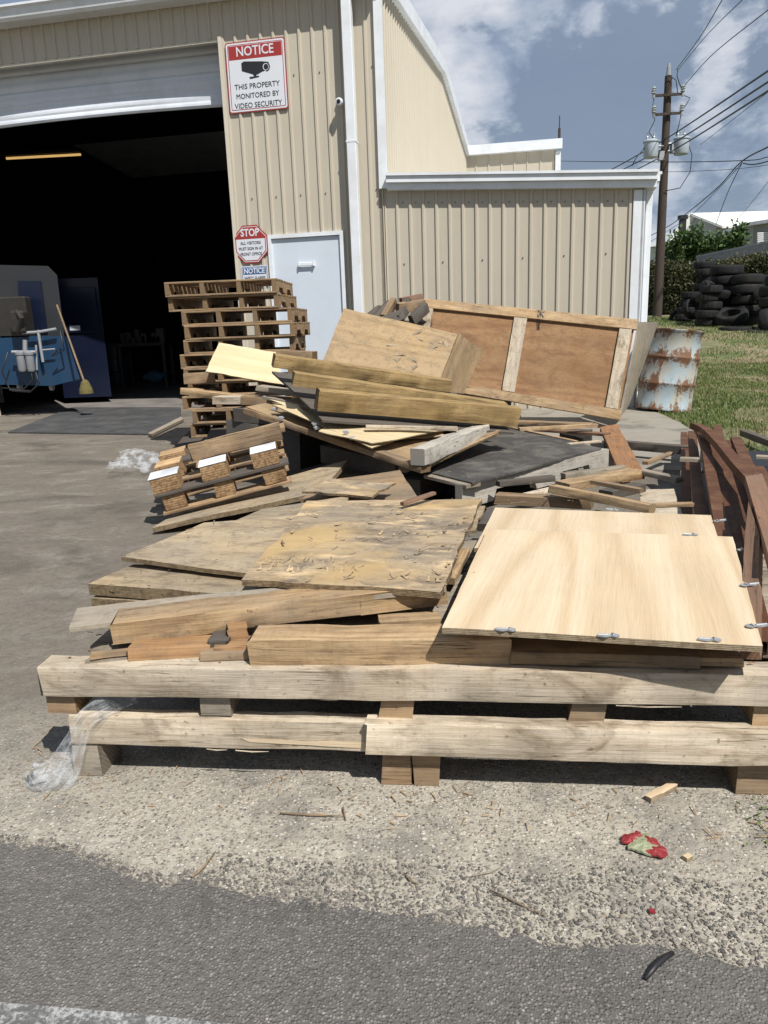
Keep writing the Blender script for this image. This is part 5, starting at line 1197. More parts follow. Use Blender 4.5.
# torn plywood box
bx = empty('torn_plywood_box', P(400, 390, Y=5.8), label='tilted brown plywood box with torn veneer on top of the pile', cat='box')
fc = sheet('front_panel', [P(318, 372, Y=5.72), P(436, 391, Y=5.55), P(458, 334, Y=5.95), P(344, 308, Y=6.10)], .012, 'ply_tan', parent=bx, rag=.003, warp=.006)
sheet('end_panel', [P(436.5, 391, Y=5.56), P(464, 394, Y=6.15), P(483, 351, Y=6.5), P(459, 333, Y=5.97)], .012, 'ply_tan', parent=bx, rag=.002, grain='v')
sheet('bottom_panel', [P(320, 374, Y=5.75), P(437, 394, Y=5.6), P(464, 397, Y=6.2), P(345, 374, Y=6.3)], .012, 'ply_tan', parent=bx)
def face_flakes(parent, cs, n, mat, seed, ur=(0, 1), wr=(0, 1)):
    c = [pt(q) for q in cs]; nrm = (c[1]-c[0]).cross(c[3]-c[0]).normalized(); random.seed(seed)
    if nrm.dot(ORI-c[0]) < 0: nrm = -nrm
    v = []; f = []
    for _ in range(n):
        u, w = random.uniform(*ur), random.uniform(*wr); p = (c[0]*(1-u)+c[1]*u)*(1-w)+(c[3]*(1-u)+c[2]*u)*w+nrm*.006
        d = ((c[1]-c[0]).normalized()*random.uniform(-1, 1)+(c[3]-c[0]).normalized()*random.uniform(-.3, .3)).normalized(); s = nrm.cross(d); l = random.uniform(.03, .10); wd_ = random.uniform(.02, .045); b = len(v)
        for i in range(5):
            t = i/4; q = p+d*l*t+nrm*(l*.16*t*t); ww = wd_*(1-t)**.8; v += [q-s*ww/2, q+s*ww/2, q-s*ww/2-nrm*.0015, q+s*ww/2-nrm*.0015]
        for i in range(4): k = b+4*i; f += [(k, k+4, k+5, k+1), (k+2, k+3, k+7, k+6), (k, k+2, k+6, k+4), (k+1, k+5, k+7, k+3)]
    return mobj('peeling_veneer', v, f, M[mat], parent, kind='stuff')
face_flakes(bx, [P(318, 372, Y=5.72), P(436, 391, Y=5.55), P(458, 334, Y=5.95), P(344, 308, Y=6.10)], 16, 'ply_old', 5, (.55, .97), (.1, .85))

# three treated timbers on a grey sheet
GT = 'treated timbers stacked across the pile'
plank('treated_timber', (320, 391, 'Y', 4.55), (522, 409, 'Y', 4.95), .085, .122, 'treated', 'nearest and lowest of the three greenish treated timbers', 'timber', GT, rough=.001, roll=9)
plank('treated_timber', (295, 373, 'Y', 4.85), (508, 404, 'Y', 5.25), .085, .085, 'treated', 'middle of the three greenish treated timbers', 'timber', GT, rough=.001, roll=9)
plank('treated_timber', (275, 355, 'Y', 5.15), (452, 381, 'Y', 5.5), .085, .085, 'treated', 'farthest and highest of the three greenish treated timbers', 'timber', GT, rough=.001, roll=9)
sheet('grey_sheet', [P(322, 420, Y=4.52), P(514, 433, Y=4.92), P(455, 392, Y=5.9), P(272, 371, Y=5.5)], .014, 'grey_dark', 'dark grey sheet under the three treated timbers', 'sheet', G1, rag=.002)
# yellow thin plywood sheets beneath
sheet('thin_plywood', [P(318, 428, Y=4.5), P(372, 443, Y=4.30), P(452, 430, Y=4.75), P(345, 410, Y=5.0)], .006, 'ply_yellow', 'thin curled yellow plywood with clips under the nearest treated timber', 'plywood', 'thin yellow plywood offcuts', warp=.012, rag=.006)
t2 = sheet('thin_plywood', [P(272, 404, Y=5.0), P(372, 448, Y=4.28), P(395, 440, Y=4.5), P(335, 408, Y=5.15)], .006, 'ply_yellow', 'long thin yellow plywood edge with clips slanting down to the right', 'plywood', 'thin yellow plywood offcuts', warp=.008, rag=.004)
sheet('thin_plywood', [P(278, 402, Y=5.05), P(310, 419, Y=4.85), P(300, 404, Y=5.0), P(268, 398, Y=5.1)], .006, 'ply_yellow', 'small yellow plywood tongue left of the treated timbers', 'plywood', 'thin yellow plywood offcuts', warp=.006, rag=.012)
plank('crate_batten', (366, 425, 'Y', 4.52), (458, 427, 'Y', 4.62), .03, .025, 'pine_pale', 'thin pale batten end resting over the weathered block', 'batten', G1)
for x, y, Y in ((275, 409, 4.98), (281, 418, 4.86), (317, 428, 4.6), (346, 432, 4.45), (352, 438, 4.40), (315, 424, 4.62)):
    p = P(x, y, Y=Y); mb = MB(); mb.box((0, 0, 0), (.03, .012, .022), bev=.003); mb.tube([(-.02, 0, .004), (.02, -.004, .0)], .004, 6); mb.build('metal_clip', M['galv'], t2, Matrix.Translation(p))
# big lid: sheet with an edging board, slanting down to the right
ld = empty('slanting_crate', P(340, 450, Y=4.7), label='big crate lid slanting down to the right under the yellow plywood', cat='crate')
sheet('lid_sheet', [P(245, 407, Y=5.15), P(420, 470, Y=4.15), P(500, 432, Y=4.9), P(330, 392, Y=5.8)], .014, 'ply_tan', parent=ld)
plank('edging_board', (243, 408, 'Y', 5.13), (421, 467, 'Y', 4.13), .09, .036, 'pine_brown', parent=ld, roll=-4)
plank('edging_board', (405, 468, 'Y', 4.22), (500, 430, 'Y', 4.9), .05, .03, 'pine_brown', parent=ld)
plank('weathered_block', P(424, 449, Y=4.12), P(490, 424, Y=4.9), .09, .095, 'pale_grey', 'square weathered timber with split end lying on the crate lid', 'timber', G1, rough=.005, bev=.006)
# support under the lid and timbers: boards stacked crosswise
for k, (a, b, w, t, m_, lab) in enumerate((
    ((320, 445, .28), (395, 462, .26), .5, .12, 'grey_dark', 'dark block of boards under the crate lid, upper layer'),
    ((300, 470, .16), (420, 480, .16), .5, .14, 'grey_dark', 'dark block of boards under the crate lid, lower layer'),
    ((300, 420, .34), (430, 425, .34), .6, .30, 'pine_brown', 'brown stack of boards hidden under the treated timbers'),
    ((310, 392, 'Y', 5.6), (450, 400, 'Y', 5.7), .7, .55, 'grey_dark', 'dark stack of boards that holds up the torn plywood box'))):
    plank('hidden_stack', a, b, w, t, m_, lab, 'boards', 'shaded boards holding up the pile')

# yellow chip and 2x4 ends
sheet('yellow_plywood', [P(205, 372, Y=5.95), P(283, 384, Y=5.75), P(276, 352, Y=6.15), P(219, 343, Y=6.3)], .010, 'ply_yellow', 'bright yellow plywood piece resting on the left of the pile', 'plywood', 'thin yellow plywood offcuts', rag=.008)
SH = 'short block ends beside the yellow plywood piece'
plank('lumber_end', (212, 397, 'Y', 5.7), (243, 397, 'Y', 5.62), .14, .055, 'pine_pale', 'pale block end just below the yellow plywood piece', 'block', SH)
plank('lumber_end', (241, 396, 'Y', 5.62), (290, 398, 'Y', 5.6), .14, .065, 'pine_brown', 'brown layered block end right of the pale one', 'block', SH)
plank('lumber_end', (183, 374, 'Y', 6.1), (214, 372, 'Y', 6.15), .12, .08, 'pine_brown', 'brown block end left of the yellow plywood piece', 'block', SH)
plank('lumber_end', (180, 388, 'Y', 6.1), (244, 397, 'Y', 5.75), .10, .05, 'pine', 'long light board end running under the pale block', 'block', SH)
plank('lumber_end', (256, 386, 'Y', 5.6), (300, 392, 'Y', 5.5), .12, .035, 'grey_wood', 'grey board end above the brown layered block', 'block', SH)
plank('lumber_end', (262, 350, 'Y', 6.5), (312, 352, 'Y', 6.4), .16, .10, 'pine_brown', 'brown block between the yellow piece and the pallet stack', 'block', SH)
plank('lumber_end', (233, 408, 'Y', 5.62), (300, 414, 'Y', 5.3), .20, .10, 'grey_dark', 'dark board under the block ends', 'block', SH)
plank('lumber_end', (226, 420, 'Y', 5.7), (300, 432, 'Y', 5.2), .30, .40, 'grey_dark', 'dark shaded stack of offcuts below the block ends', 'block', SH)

# more broken pieces worked in between
OC = 'broken offcuts wedged into the middle of the pile'
sheet('thin_offcut', [P(385, 437, Y=4.55), P(446, 436, Y=4.7), P(440, 424, Y=5.0), P(395, 424, Y=4.95)], .005, 'ply_yellow', 'curled yellow veneer piece beside the pale crate batten', 'offcut', OC, rag=.02, warp=.02)
sheet('thin_offcut', [P(330, 437, Y=4.75), P(390, 452, Y=4.5), P(396, 443, Y=4.75), P(345, 428, Y=4.95)], .006, 'ply_tan', 'tan veneer strip lying on the crate below the nearest treated timber', 'offcut', OC, rag=.012, warp=.01)
sheet('thin_offcut', [P(290, 425, Y=4.95), P(335, 440, Y=4.7), P(345, 431, Y=4.9), P(300, 414, Y=5.2)], .008, 'ply_old', 'grey veneer piece left of the clips on the slanting crate', 'offcut', OC, rag=.012)
plank('split_batten', (300, 408, 'Y', 5.0), (356, 421, 'Y', 4.75), .03, .018, 'pine_brown', 'thin brown batten wedged below the left end of the treated timbers', 'batten', OC)
plank('split_batten', (262, 396, 'Y', 5.3), (330, 410, 'Y', 5.0), .04, .02, 'grey_wood', 'thin grey batten wedged under the upper treated timbers', 'batten', OC)
plank('split_batten', (440, 409, 'Y', 5.9), (520, 416, 'Y', 5.7), .05, .03, 'grey_dark', 'dark batten showing past the right ends of the upper treated timbers', 'batten', OC)
plank('split_batten', (520, 428, .22), (598, 424, .22), .05, .03, 'pine', 'pale batten lying at the far edge of the black-topped skid', 'batten', OC)
plank('split_batten', (516, 497, .24), (556, 488, .24), .04, .025, 'pine_pale', 'short pale batten behind the left scrap batten', 'batten', OC)
plank('split_batten', (590, 480, .34), (640, 489, .33), .03, .02, 'pine_brown', 'short brown batten lying askew on the pale batten', 'batten', OC)
plank('split_batten', (500, 482, .20), (556, 476, .20), .05, .03, 'grey_dark', 'dark batten in front of the black-topped skid rail', 'batten', OC)
plank('split_batten', (638, 470, .14), (676, 478, .14), .06, .03, 'grey_wood', 'grey batten lying on the concrete left of the steel channels', 'batten', OC)
plank('split_batten', (648, 462, .10), (674, 452, .10), .04, .02, 'pine_brown', 'small brown batten on the concrete left of the steel channels', 'batten', OC)
sheet('thin_offcut', [(300, 492, .34), (372, 497, .36), (396, 482, .36), (330, 478, .34)], .01, 'ply_rot', 'broken stained ply piece lying in shade behind the rotten plywood', 'offcut', OC, rag=.02)
sheet('thin_offcut', [(446, 536, .33), (476, 532, .33), (486, 505, .33), (462, 506, .33)], .01, 'ply_old', 'grey ply scrap in the gap between rotten and clean plywood', 'offcut', OC, rag=.012)
plank('split_batten', (455, 578, .34), (470, 548, .34), .035, .02, 'pine', 'short pale batten in the gap left of the clean plywood', 'batten', OC)
plank('split_batten', (380, 622, .345), (440, 618, .345), .05, .02, 'pine', 'pale stick in the dark slot above the short square timber', 'batten', OC)
plank('split_batten', (90, 655, .318), (128, 651, .318), .02, .012, 'pine_brown', 'thin splintered stick on the front skid at far left', 'batten', OC)

# long plank and the small block pallet on it
sheet('long_plank', [(152, 529, .035), (319, 492, .17), (348, 460, .25), (186, 505, .05)], .026, 'ply_old', 'long thick plywood strip under the tipped block pallet', 'plank', G1, rag=.003)
bp = empty('tipped_block_pallet', P(225, 500, z=.1), label='tipped block pallet with white-topped blocks at the left of the pile', cat='pallet')
BA, BB_ = P(163, 513, z=.085), P(291, 480, z=.225); bu = (BB_-BA).normalized(); bl = (BB_-BA).length
bz = (P(262, 430, z=.4)-P(262, 430, z=.4)+UP-bu*bu.z).normalized(); bn = bz.cross(bu); bn = -bn if bn.y < 0 else bn
bz = (bz*math.cos(R(6)) - bn*math.sin(R(6))).normalized(); bn = bu.cross(bz); bn = -bn if bn.y < 0 else bn
def B(s, d, z): return BA+bu*(s*bl)+bn*d+bz*z
def bplank(name, s0, s1, d, w, z, t, mat, ):
    a, b = B(s0, d, z), B(s1, d, z); v, f = timber_mesh((b-a).length, w, t, random.random()*50, .0015)
    Mx = Matrix(((bu.x, bn.x, bz.x, a.x), (bu.y, bn.y, bz.y, a.y), (bu.z, bn.z, bz.z, a.z), (0, 0, 0, 1)))
    return autosmooth(mobj(name, v, f, M[mat], bp, Mx), 40)
random.seed(21)
for d in (0, .25, .50):
    bplank('bottom_board', 0, 1, d, .09, .0, .018, 'pallet')
    for s0, s1 in ((.03, .19), (.42, .57), (.80, .97)):
        bplank('block', s0, s1, d+.002, .11, .090, .088, 'chip')
    for s0, s1 in ((-.02, .19), (.36, .56), (.76, .95)):
        bplank('block', s0, s1, d-.01, .13, .200, .086, 'chip')
        if d == 0: bplank('white_cap', s0-.005, s1+.005, d-.012, .135, .207, .006, 'pine_pale').data.materials[0] = M['white_plastic']
bplank('middle_board', -.02, 1.02, -.012, .10, .112, .020, 'grey_dark')
for d in (.20, .42): bplank('middle_board', 0, 1, d, .09, .112, .020, 'pallet')
bplank('standing_board', .30, 1.02, .16, .02, .30, .10, 'pallet')
bplank('top_board', .55, 1.05, .30, .12, .235, .03, 'pallet')
bplank('top_board', .0, .30, .34, .10, .18, .02, 'grey_dark')
plank('leaning_board', P(160, 470, Y=4.75), P(265, 436, Y=4.75), .04, .03, 'pine_brown', 'thin tan board standing along the back of the tipped pallet', 'board', G1)
for k, (c_, lab) in enumerate((([(168, 452, .10), (205, 462, .10), (250, 432, .16), (190, 430, .12)], 'dark grey weathered sheet behind the tipped block pallet, left one'), ([(200, 448, .20), (262, 440, .24), (290, 420, .24), (215, 420, .20)], 'dark grey weathered sheet behind the tipped block pallet, upper one'))):
    sheet('dark_sheet', c_, .02, 'grey_dark', lab, 'sheet', G1, rag=.01)
plank('end_slat', (165, 461, .13), (180, 463, .13), .03, .02, 'pine_fresh', 'tiny tan stick end beside the crumpled plastic', 'stick', G1)
sheet('brown_floor_board', [(300, 500, .28), (420, 500, .30), (400, 470, .30), (330, 480, .28)], .02, 'pine_brown', 'shaded brown board behind the rotten plywood', 'board', G1)
for (x, y, z, lab) in ((260, 565, .20, 'left'), (360, 565, .20, 'right')):
    plank('pile_bearer', (x, y, z+.12), (x+60, y+2, z+.12), .09, z+.11, 'grey_dark', 'dark bearer hidden under the rotten plywood, %s one' % lab, 'timber', G1)

# ---------------------------------------------------------------- stack of flat pallets
def make_pallet():
    r = empty('shipping_pallet'); Wd, Dp = .97, .90; h = .089
    for x in (0, Wd*.335-.02, Wd*.665-.02, Wd-.04):
        L = Dp; mb = MB(); pts = [(0, 0), (L, 0), (L, h), (0, h)]
        bot = [(0, 0), (L*.14, 0), (L*.17, .038), (L*.36, .038), (L*.39, 0), (L*.61, 0), (L*.64, .038), (L*.83, .038), (L*.86, 0), (L, 0), (L, h), (0, h)]
        mb.prism([Vector((y, 0, z)) for y, z in bot], (0, .038, 0)); o = mb.build('stringer', M['pallet'], r); o.matrix_basis = Matrix.Translation((x+.038, 0, .016)) @ Matrix.Rotation(math.pi/2, 4, 'Z')
    def db(name, y, w, z):
        v, f = timber_mesh(Wd, w, .016, random.random()*30, .0012, seg=8); o = mobj(name, v, f, M['pallet'], r); o.matrix_basis = Matrix.Translation((0, y, z))
        bm = bmesh.new(); bm.from_mesh(o.data); bmesh.ops.recalc_face_normals(bm, faces=bm.faces[:]); bm.to_mesh(o.data); bm.free()
    for k in range(7): db('deck_board', k*(Dp-.10)/6+random.uniform(-.006, .006), random.uniform(.085, .10), .1215)
    for y in (0, .44, Dp-.1): db('bottom_board', y, .095, .0155)
    return r
random.seed(17); pal = make_pallet(); PH = .1225
sbx = P(184, 437, Y=6.75); base = Vector((P(181, 437, Y=6.85).x+.11, 6.85, .005)); NPL = 12
offs = [.0, -.02, .01, -.06, .0, -.02, -.05, .0, .01, .0, -.11, -.12]
PO = ['bottom', 'second', 'third', 'fourth', 'fifth', 'sixth', 'seventh', 'eighth', 'ninth', 'tenth', 'eleventh', 'topmost']
def copy_tree(o, parent=None):
    c = o.copy(); COL.objects.link(c); c.parent = parent
    for ch in [q for q in bpy.data.objects if q.parent == o]: copy_tree(ch, c)
    return c
for i in range(NPL):
    r = pal if i == 0 else copy_tree(pal)
    r.matrix_basis = Matrix.Translation(base+Vector((offs[i]+random.uniform(-.01, .01), random.uniform(-.03, .03), i*PH))) @ Matrix.Rotation(R(-3+random.uniform(-1.8, 1.8)), 4, 'Z')
    tag(r, PO[i]+(' pallet' if i in (0, 11) else ' pallet from the ground')+' in the tall brown pallet stack', 'pallet', 'shipping pallets in the tall stack')

# ---------------------------------------------------------------- steel channels heap at the right
GC = 'brown primed steel channels heaped at the right'
def ch(name, pts, w, label, tilt=0., lip=.034, t=.003): return bent(name, pts, w, t, 'primer', label, 'steel channel', GC, tilt=tilt, lip=lip)
ch('steel_channel', [(684, 432, .12), (690, 545, .12)], .05, 'low dark channel lying at the very left of the steel heap')
ch('steel_channel', [(692, 431, .26), (709, 600, .26)], .052, 'straight brown channel left of the black gap')
ch('steel_channel', [(697, 424, .36), (701, 431, .36), (706, 446, .355), (712, 478, .35), (727, 550, .34), (745, 630, .33)], .046, 'channel bending left at its far end right of the black gap')
ch('steel_channel', [(711, 440, .32), (727, 515, .32), (757, 640, .32)], .05, 'middle channel lying just right of the bent one')
ch('steel_channel', [(717, 425, .31), (732, 500, .31), (762, 640, .31)], .052, 'channel whose far end rises straight into the grass')
ch('steel_channel', [(729, 440, .27), (746, 510, .27), (780, 640, .27)], .05, 'fourth channel from the left below the curved one')
ch('steel_channel', [(736, 437, .33), (757, 484, .33), (800, 580, .33)], .055, 'channel with a cut end against the grass right of the middle')
ch('steel_channel', [(695, 423, .42), (706, 428, .42), (720, 441, .42), (738, 462, .42), (757, 482, .42), (790, 515, .42)], .056, 'topmost long channel curving across the others to the right edge', .12)
ch('steel_channel', [(758, 466, .22), (800, 550, .22)], .06, 'channel at the right edge under the curved one')
ch('steel_channel', [(762, 560, .20), (790, 700, .20)], .12, 'wide channel running along the right edge toward the skid')
ch('steel_channel', [(745, 540, .16), (770, 680, .16)], .09, 'shaded channel deep between the reddish board and the plywood')
mb = MB(); hp = [P(700, 545, z=.03), P(800, 545, z=.03), P(775, 455, z=.03), P(700, 455, z=.03)]; mb.prism(hp, (0, 0, .03)); mb.build('gap_shade_sheet', M['black'], label='black sheet added as shade in the gaps beneath the steel channels', cat='sheet')  # added black sheet, stands in for deep shade between the channels
plank('pale_strut', (680, 458, .33), (706, 459, .33), .05, .02, 'grey_wood', 'short pale strut lying across the leftmost channel', 'strut', G1)
sheet('reddish_board', [(737, 645, .38), (757, 645, .38), (760, 535, .45), (748, 500, .46)], .035, 'redboard', 'reddish brown board with holes slanting down at the right', 'board', G1, grain='v')
sheet('reddish_board', [(770, 560, .47), (796, 560, .47), (762, 473, .46), (745, 476, .46)], .035, 'redboard', 'lighter reddish board end lying over the steel channels', 'board', G1, grain='v')
plank('edge_board', (740, 430, .10), (800, 452, .10), .06, .05, 'grey_dark', 'dark board end in the grass at the right edge', 'board', G1)
plank('edge_slat', (756, 456, .14), (800, 458, .14), .06, .02, 'grey_wood', 'pale grey slat at the right edge beyond the channels', 'board', G1)
for k, (x, y) in enumerate(((690, 470), (705, 540))): plank('heap_bearer', (x, y, .07), (x+110, y+8, .07), .1, .07, 'grey_dark', 'dark bearer under the steel channels, %s one' % ('far', 'near')[k], 'timber', G1)

# ---------------------------------------------------------------- ground things at the doorway
mt = [P(8, 433, z=.004), P(150, 435, z=.004), P(181, 420, z=.004), P(181, 408, z=.004), P(72, 408, z=.004)]
mb = MB(); mb.prism(mt, (0, 0, .012)); mb.build('door_mat', plain('black_mat', (.05, .05, .052), .8, 0, .3, 4, bump=.3, dirt=(.12, .115, .105), dirtamt=.6), label='large flat black mat lying before the roll-up doorway', cat='mat')
mb = MB(); mb.prism([P(148, 436, z=.012), P(152, 437, z=.012), P(184, 421, z=.012), P(181, 419, z=.012)], (0, 0, .03)); mb.build('floor_strip', M['grey_wood'], label='thin pale strip along the right edge of the black mat', cat='strip')
jb = P(4, 404, z=0); bo = empty('door_track_post', jb, label='thin pale steel post at the left edge of the doorway', cat='post')
mb = MB(); mb.box(jb+Vector((-.05, .05, .55)), (.05, .06, 1.1), bev=.006); mb.build('post', M['white'], bo); mb = MB(); mb.box(jb+Vector((-.05, .05, .01)), (.16, .14, .02)); mb.build('base_plate', M['rust'], bo)
# plastic film
crumple('plastic_bag', [(108, 478, .02), (150, 474, .02), (168, 456, .06), (122, 454, .05)], .045, M['film'], 'crumpled clear plastic bag lying left of the tipped pallet', 'plastic bag', 44, 9, 3.2)
def film_strip(name, pts, widths, label, seed=0, amp=.012):
    p = [pt(q) for q in pts]; q = []; w = []
    for i in range(len(p)-1):
        for k in range(14):
            u = k/14; a0, a1, a2, a3 = p[max(i-1, 0)], p[i], p[i+1], p[min(i+2, len(p)-1)]
            q.append(.5*((2*a1)+(a2-a0)*u+(2*a0-5*a1+4*a2-a3)*u*u+(3*a1-a0-3*a2+a3)*u**3)); w.append(widths[i]*(1-u)+widths[i+1]*u)
    m = 22; v = []
    for i, c in enumerate(q):
        d = (q[min(i+1, len(q)-1)]-q[max(i-1, 0)]).normalized(); s = d.cross(Vector((.1, -1, .15))).normalized(); n = s.cross(d)
        for j in range(m+1):
            u = j/m-.5; r_ = noise.noise(Vector((j*.55+seed, i*.045, 3)))*amp*2.2+noise.noise(Vector((j*1.3, i*.12, seed)))*amp; v.append(c+s*u*w[i]+n*(r_+.3*w[i]*math.cos(u*3.1)))
    f = [(i*(m+1)+j, (i+1)*(m+1)+j, (i+1)*(m+1)+j+1, i*(m+1)+j+1) for i in range(len(q)-1) for j in range(m)]
    o = mobj(name, v, f, M['film'], label=label, cat='plastic film', smooth=True); sm = o.modifiers.new('thickness', 'SOLIDIFY'); sm.thickness = .0008; return o
film_strip('plastic_film', [F(.17, .205, .05), F(.085, .178, -.012), F(.05, .12, -.022), F(.01, .045, -.035), F(-.04, .012, -.03), F(-.09, .012, .01)], [.05, .045, .05, .085, .11, .06], 'clear plastic film hanging from the left end of the front skid', 2, .008)

# ---------------------------------------------------------------- small things on the ground
wc = P(663, 794, z=.0); plank('wood_chip', P(651, 799, z=.012), P(677, 784, z=.014), .016, .012, 'ply', 'small pale wood chip on the ground before the skid', 'wood chip', rough=.002)
plank('wood_chip', P(687, 859, z=.008), P(693, 856, z=.008), .012, .008, 'ply_yellow', 'tiny tan wood chip right of the crushed red and green can', 'wood chip')
can = empty('crushed_can', P(644, 846, z=0), label='crushed red and green scrap of a can on the gravel', cat='crushed can')
random.seed(31); c0 = P(644, 846, z=.004)
def flat_blob(name, cx, cy, r, mat, h, seed):
    v = [Vector((cx, cy, h+.006))]; n = 22
    for k in range(n):
        a = 2*math.pi*k/n; q = r*(1+.75*noise.noise(Vector((math.cos(a)*1.7+seed, math.sin(a)*1.7, seed)))); v.append(Vector((cx+q*math.cos(a), cy+q*math.sin(a)*.9, h+random.uniform(0, .0025))))
    b = len(v); v += [p-Vector((0, 0, .004)) for p in v]
    f = [(0, 1+k, 1+(k+1) % n) for k in range(n)]+[(b, b+1+(k+1) % n, b+1+k) for k in range(n)]+[(1+k, b+1+k, b+1+(k+1) % n, 1+(k+1) % n) for k in range(n)]
    return mobj(name, v, f, mat, can, Matrix.Translation(c0))
flat_blob('green_side', 0, 0, .030, plain('can_green', (.30, .33, .20), .5, .1, .3, 60, bump=.6, bs=120, dirt=(.45, .43, .33), dirtamt=.7), .004, 1)
CR = plain('can_red', (.27, .03, .035), .4, .1, .25, 50, bump=.5, bs=100)
for x, y, r in ((-.022, .018, .016), (.014, .008, .015), (.016, -.020, .018), (-.004, .026, .012)): flat_blob('red_patch', x, y, r, CR, .004, x*100)
mb = MB(); mb.box(P(652, 911, z=.006), (.010, .008, .004)); mb.build('red_scrap', CR, label='tiny red scrap at the edge of the road below the can', cat='scrap')
def twig(pts, r, label, mat='pine_brown'):
    mb = MB(); mb.tube([P(x, y, z=.006) for x, y in pts], [r*.8]+[r]*(len(pts)-2)+[r*.4], 5); return mb.build('twig', M[mat], label=label, cat='twig', group='twigs on the ground', smooth=True)
twig([(280, 813), (310, 815), (345, 816)], .0022, 'straight thin twig on the sand left of centre'); twig([(343, 808), (346, 820)], .003, 'short stub at the end of the straight twig')
twig([(192, 877), (205, 866), (216, 851)], .0025, 'dark twig slanting at the road edge at left'); twig([(404, 873), (410, 880), (418, 884)], .002, 'small dark twig at the road edge near the middle')
twig([(490, 890), (520, 904), (548, 917)], .0020, 'long thin twig lying along the road edge'); twig([(472, 876), (490, 872), (500, 868)], .002, 'tiny twig on the sand right of centre', 'grey_wood')
mb = MB(); mb.tube([P(645, 979, z=.010), P(655, 966, z=.014), P(664, 958, z=.012), P(673, 953, z=.010)], [.004, .006, .006, .004], 6); mb.build('rubber_strip', M['black'], label='short black rubber strip on the asphalt at the lower right', cat='strip', smooth=True)

# loose gravel along the broken edge and over the apron
def gravel():
    random.seed(77); v = []; f = []; tone = []
    ico = bmesh.new(); bmesh.ops.create_icosphere(ico, subdivisions=1, radius=1); iv = [q.co.copy() for q in ico.verts]; fi = [tuple(q.index for q in g.verts) for g in ico.faces]; ico.free()
    def stone(p, r, tn):
        b = len(v); sx, sy, sz = random.uniform(.7, 1.35), random.uniform(.7, 1.35), random.uniform(.45, .8); a = random.uniform(0, 6.28); ca, sa = math.cos(a), math.sin(a)
        for q in iv:
            k = r*(1+random.uniform(-.18, .18)); x, y, z = q.x*sx*k, q.y*sy*k, q.z*sz*k; v.append(Vector((p.x+x*ca-y*sa, p.y+x*sa+y*ca, p.z+z+r*.25)))
        f.extend(tuple(b+i for i in t) for t in fi); tone.extend([tn]*len(fi))
    def tn(): return min(1, max(0, random.gauss(.48, .24)))
    E_ = [p for p in ROAD_EDGE if -1.2 < p.x < 1.5]
    for _ in range(9000):
        p = random.choice(E_); w = random.random()**1.7*(.07+.10*max(0, min(1, p.x+.5))); q = Vector((p.x+random.uniform(-.01, .01), p.y-.012+w*(1.3 if p.x > -.35 else .6), .001))
        stone(q, random.choice((.001, .0014, .0018, .0022, .003, .0038))*random.uniform(.8, 1.2), tn()*.9)
    for _ in range(9000):
        x, y = random.uniform(-1.0, 1.2), random.uniform(1.15, 1.75)+random.gauss(0, .05); q = Vector((x, y, .0))
        if noise.noise(Vector((x*2.5, y*2.5, 5)))+.35*noise.noise(Vector((x*9, y*9, 2))) < -.12+random.uniform(-.15, .25): continue
        if x > .55+.5*(y-1.0): continue
        stone(q, random.choice((.0008, .001, .0013, .0017, .0024))*random.uniform(.8, 1.3), tn()**.7)
    for _ in range(900):
        x, y = random.uniform(-.7, .6), random.uniform(.9, 1.3); stone(Vector((x, y, .005)), random.uniform(.001, .002), tn()*.8)
    o = mobj('gravel', v, f, M['stone'], label='loose gravel and pebbles along the broken road edge', cat='gravel', kind='stuff'); set_tone(o, tone)
gravel()
# greenery at the far right edge of the apron
random.seed(6); pts = []
for _ in range(900): pts.append(Vector((random.gauss(.815, .03), random.gauss(1.30, .06), random.uniform(0, .012))))
leaves('moss', pts, .011, M['grass'], kind='stuff', label='small green weeds at the right edge of the apron', cat='weeds')
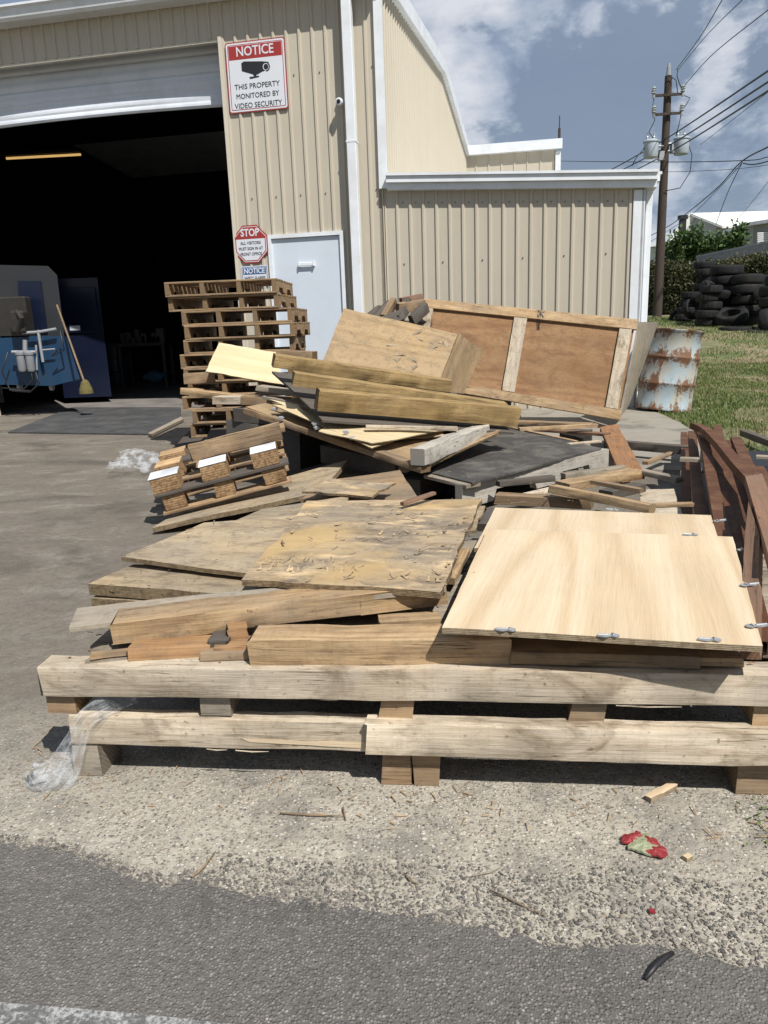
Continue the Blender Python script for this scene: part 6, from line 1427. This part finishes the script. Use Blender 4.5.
# sawdust, bark and splinter litter under the pile
random.seed(9); v = MB()
for _ in range(260):
    s, d = random.uniform(-.2, 1.7), random.uniform(-.16, .5); p = F(s, .004, d); a = random.uniform(0, 3.14); l = random.uniform(.006, .03); dd = Vector((math.cos(a), math.sin(a), random.uniform(-.1, .2)))*l
    v.prism([p, p+dd, p+dd+Vector((.002, .002, 0)), p+Vector((.002, .001, 0))], (0, 0, .0015))
v.build('wood_litter', M['pine'], label='fine splinters and bark litter around the front skid', cat='litter', kind='stuff')

def litter_on(quads, n, seed=5):
    random.seed(seed); mb = MB()
    for _ in range(n):
        q = random.choice(quads); c = [pt(k) for k in q]; u, w = random.random(), random.random()
        p = (c[0]*(1-u)+c[1]*u)*(1-w)+(c[3]*(1-u)+c[2]*u)*w+Vector((0, 0, .003)); a = random.uniform(0, 3.14); l = random.choice((.006, .01, .014, .02, .03, .07))*random.uniform(.6, 1.2); t_ = random.uniform(.001, .003)
        d = Vector((math.cos(a), math.sin(a), random.uniform(-.03, .12)))*l; s_ = Vector((-math.sin(a), math.cos(a), 0))*t_*random.uniform(1, 2.2)
        mb.prism([p, p+d*.5+s_*.3, p+d, p+d*.8+s_, p+s_], (0, 0, t_*.7))
    return mb.build('wood_litter', M['pine_brown'], label='broken splinters and wood crumbs strewn over the scrap pile', cat='litter', kind='stuff')
litter_on([[(240, 581, .412), (441, 593, .414), (483, 498, .412), (306, 500, .410)], [(121, 558, .380), (240, 575, .380), (300, 520, .380), (203, 522, .380)], [(86, 584, .350), (230, 600, .350), (240, 572, .350), (131, 564, .350)],
 [(452, 540, .2), (500, 535, .2), (500, 500, .2), (420, 500, .2)], [(500, 505, .30), (640, 510, .30), (630, 470, .22), (520, 480, .25)], [(428, 472, .222), (472, 483, .222), (602, 448, .222), (505, 427, .222)], [(60, 640, .300), (250, 640, .300), (250, 620, .300), (100, 620, .300)], [F(-.02, .299, .01), F(1.7, .301, .01), F(1.7, .301, .1), F(-.02, .299, .1)]], 130)
for s_, d_ in ((.02, .05), (.05, .09), (.36, .06), (.40, .03), (.79, .05), (.82, .09), (1.22, .04), (1.25, .08), (1.62, .05)):
    mb = MB(); c_ = F(s_, .2955, d_); mb.tube([c_, c_+UP*.002], .0035, 8); mb.build('nail_head', M['rust'], sk)
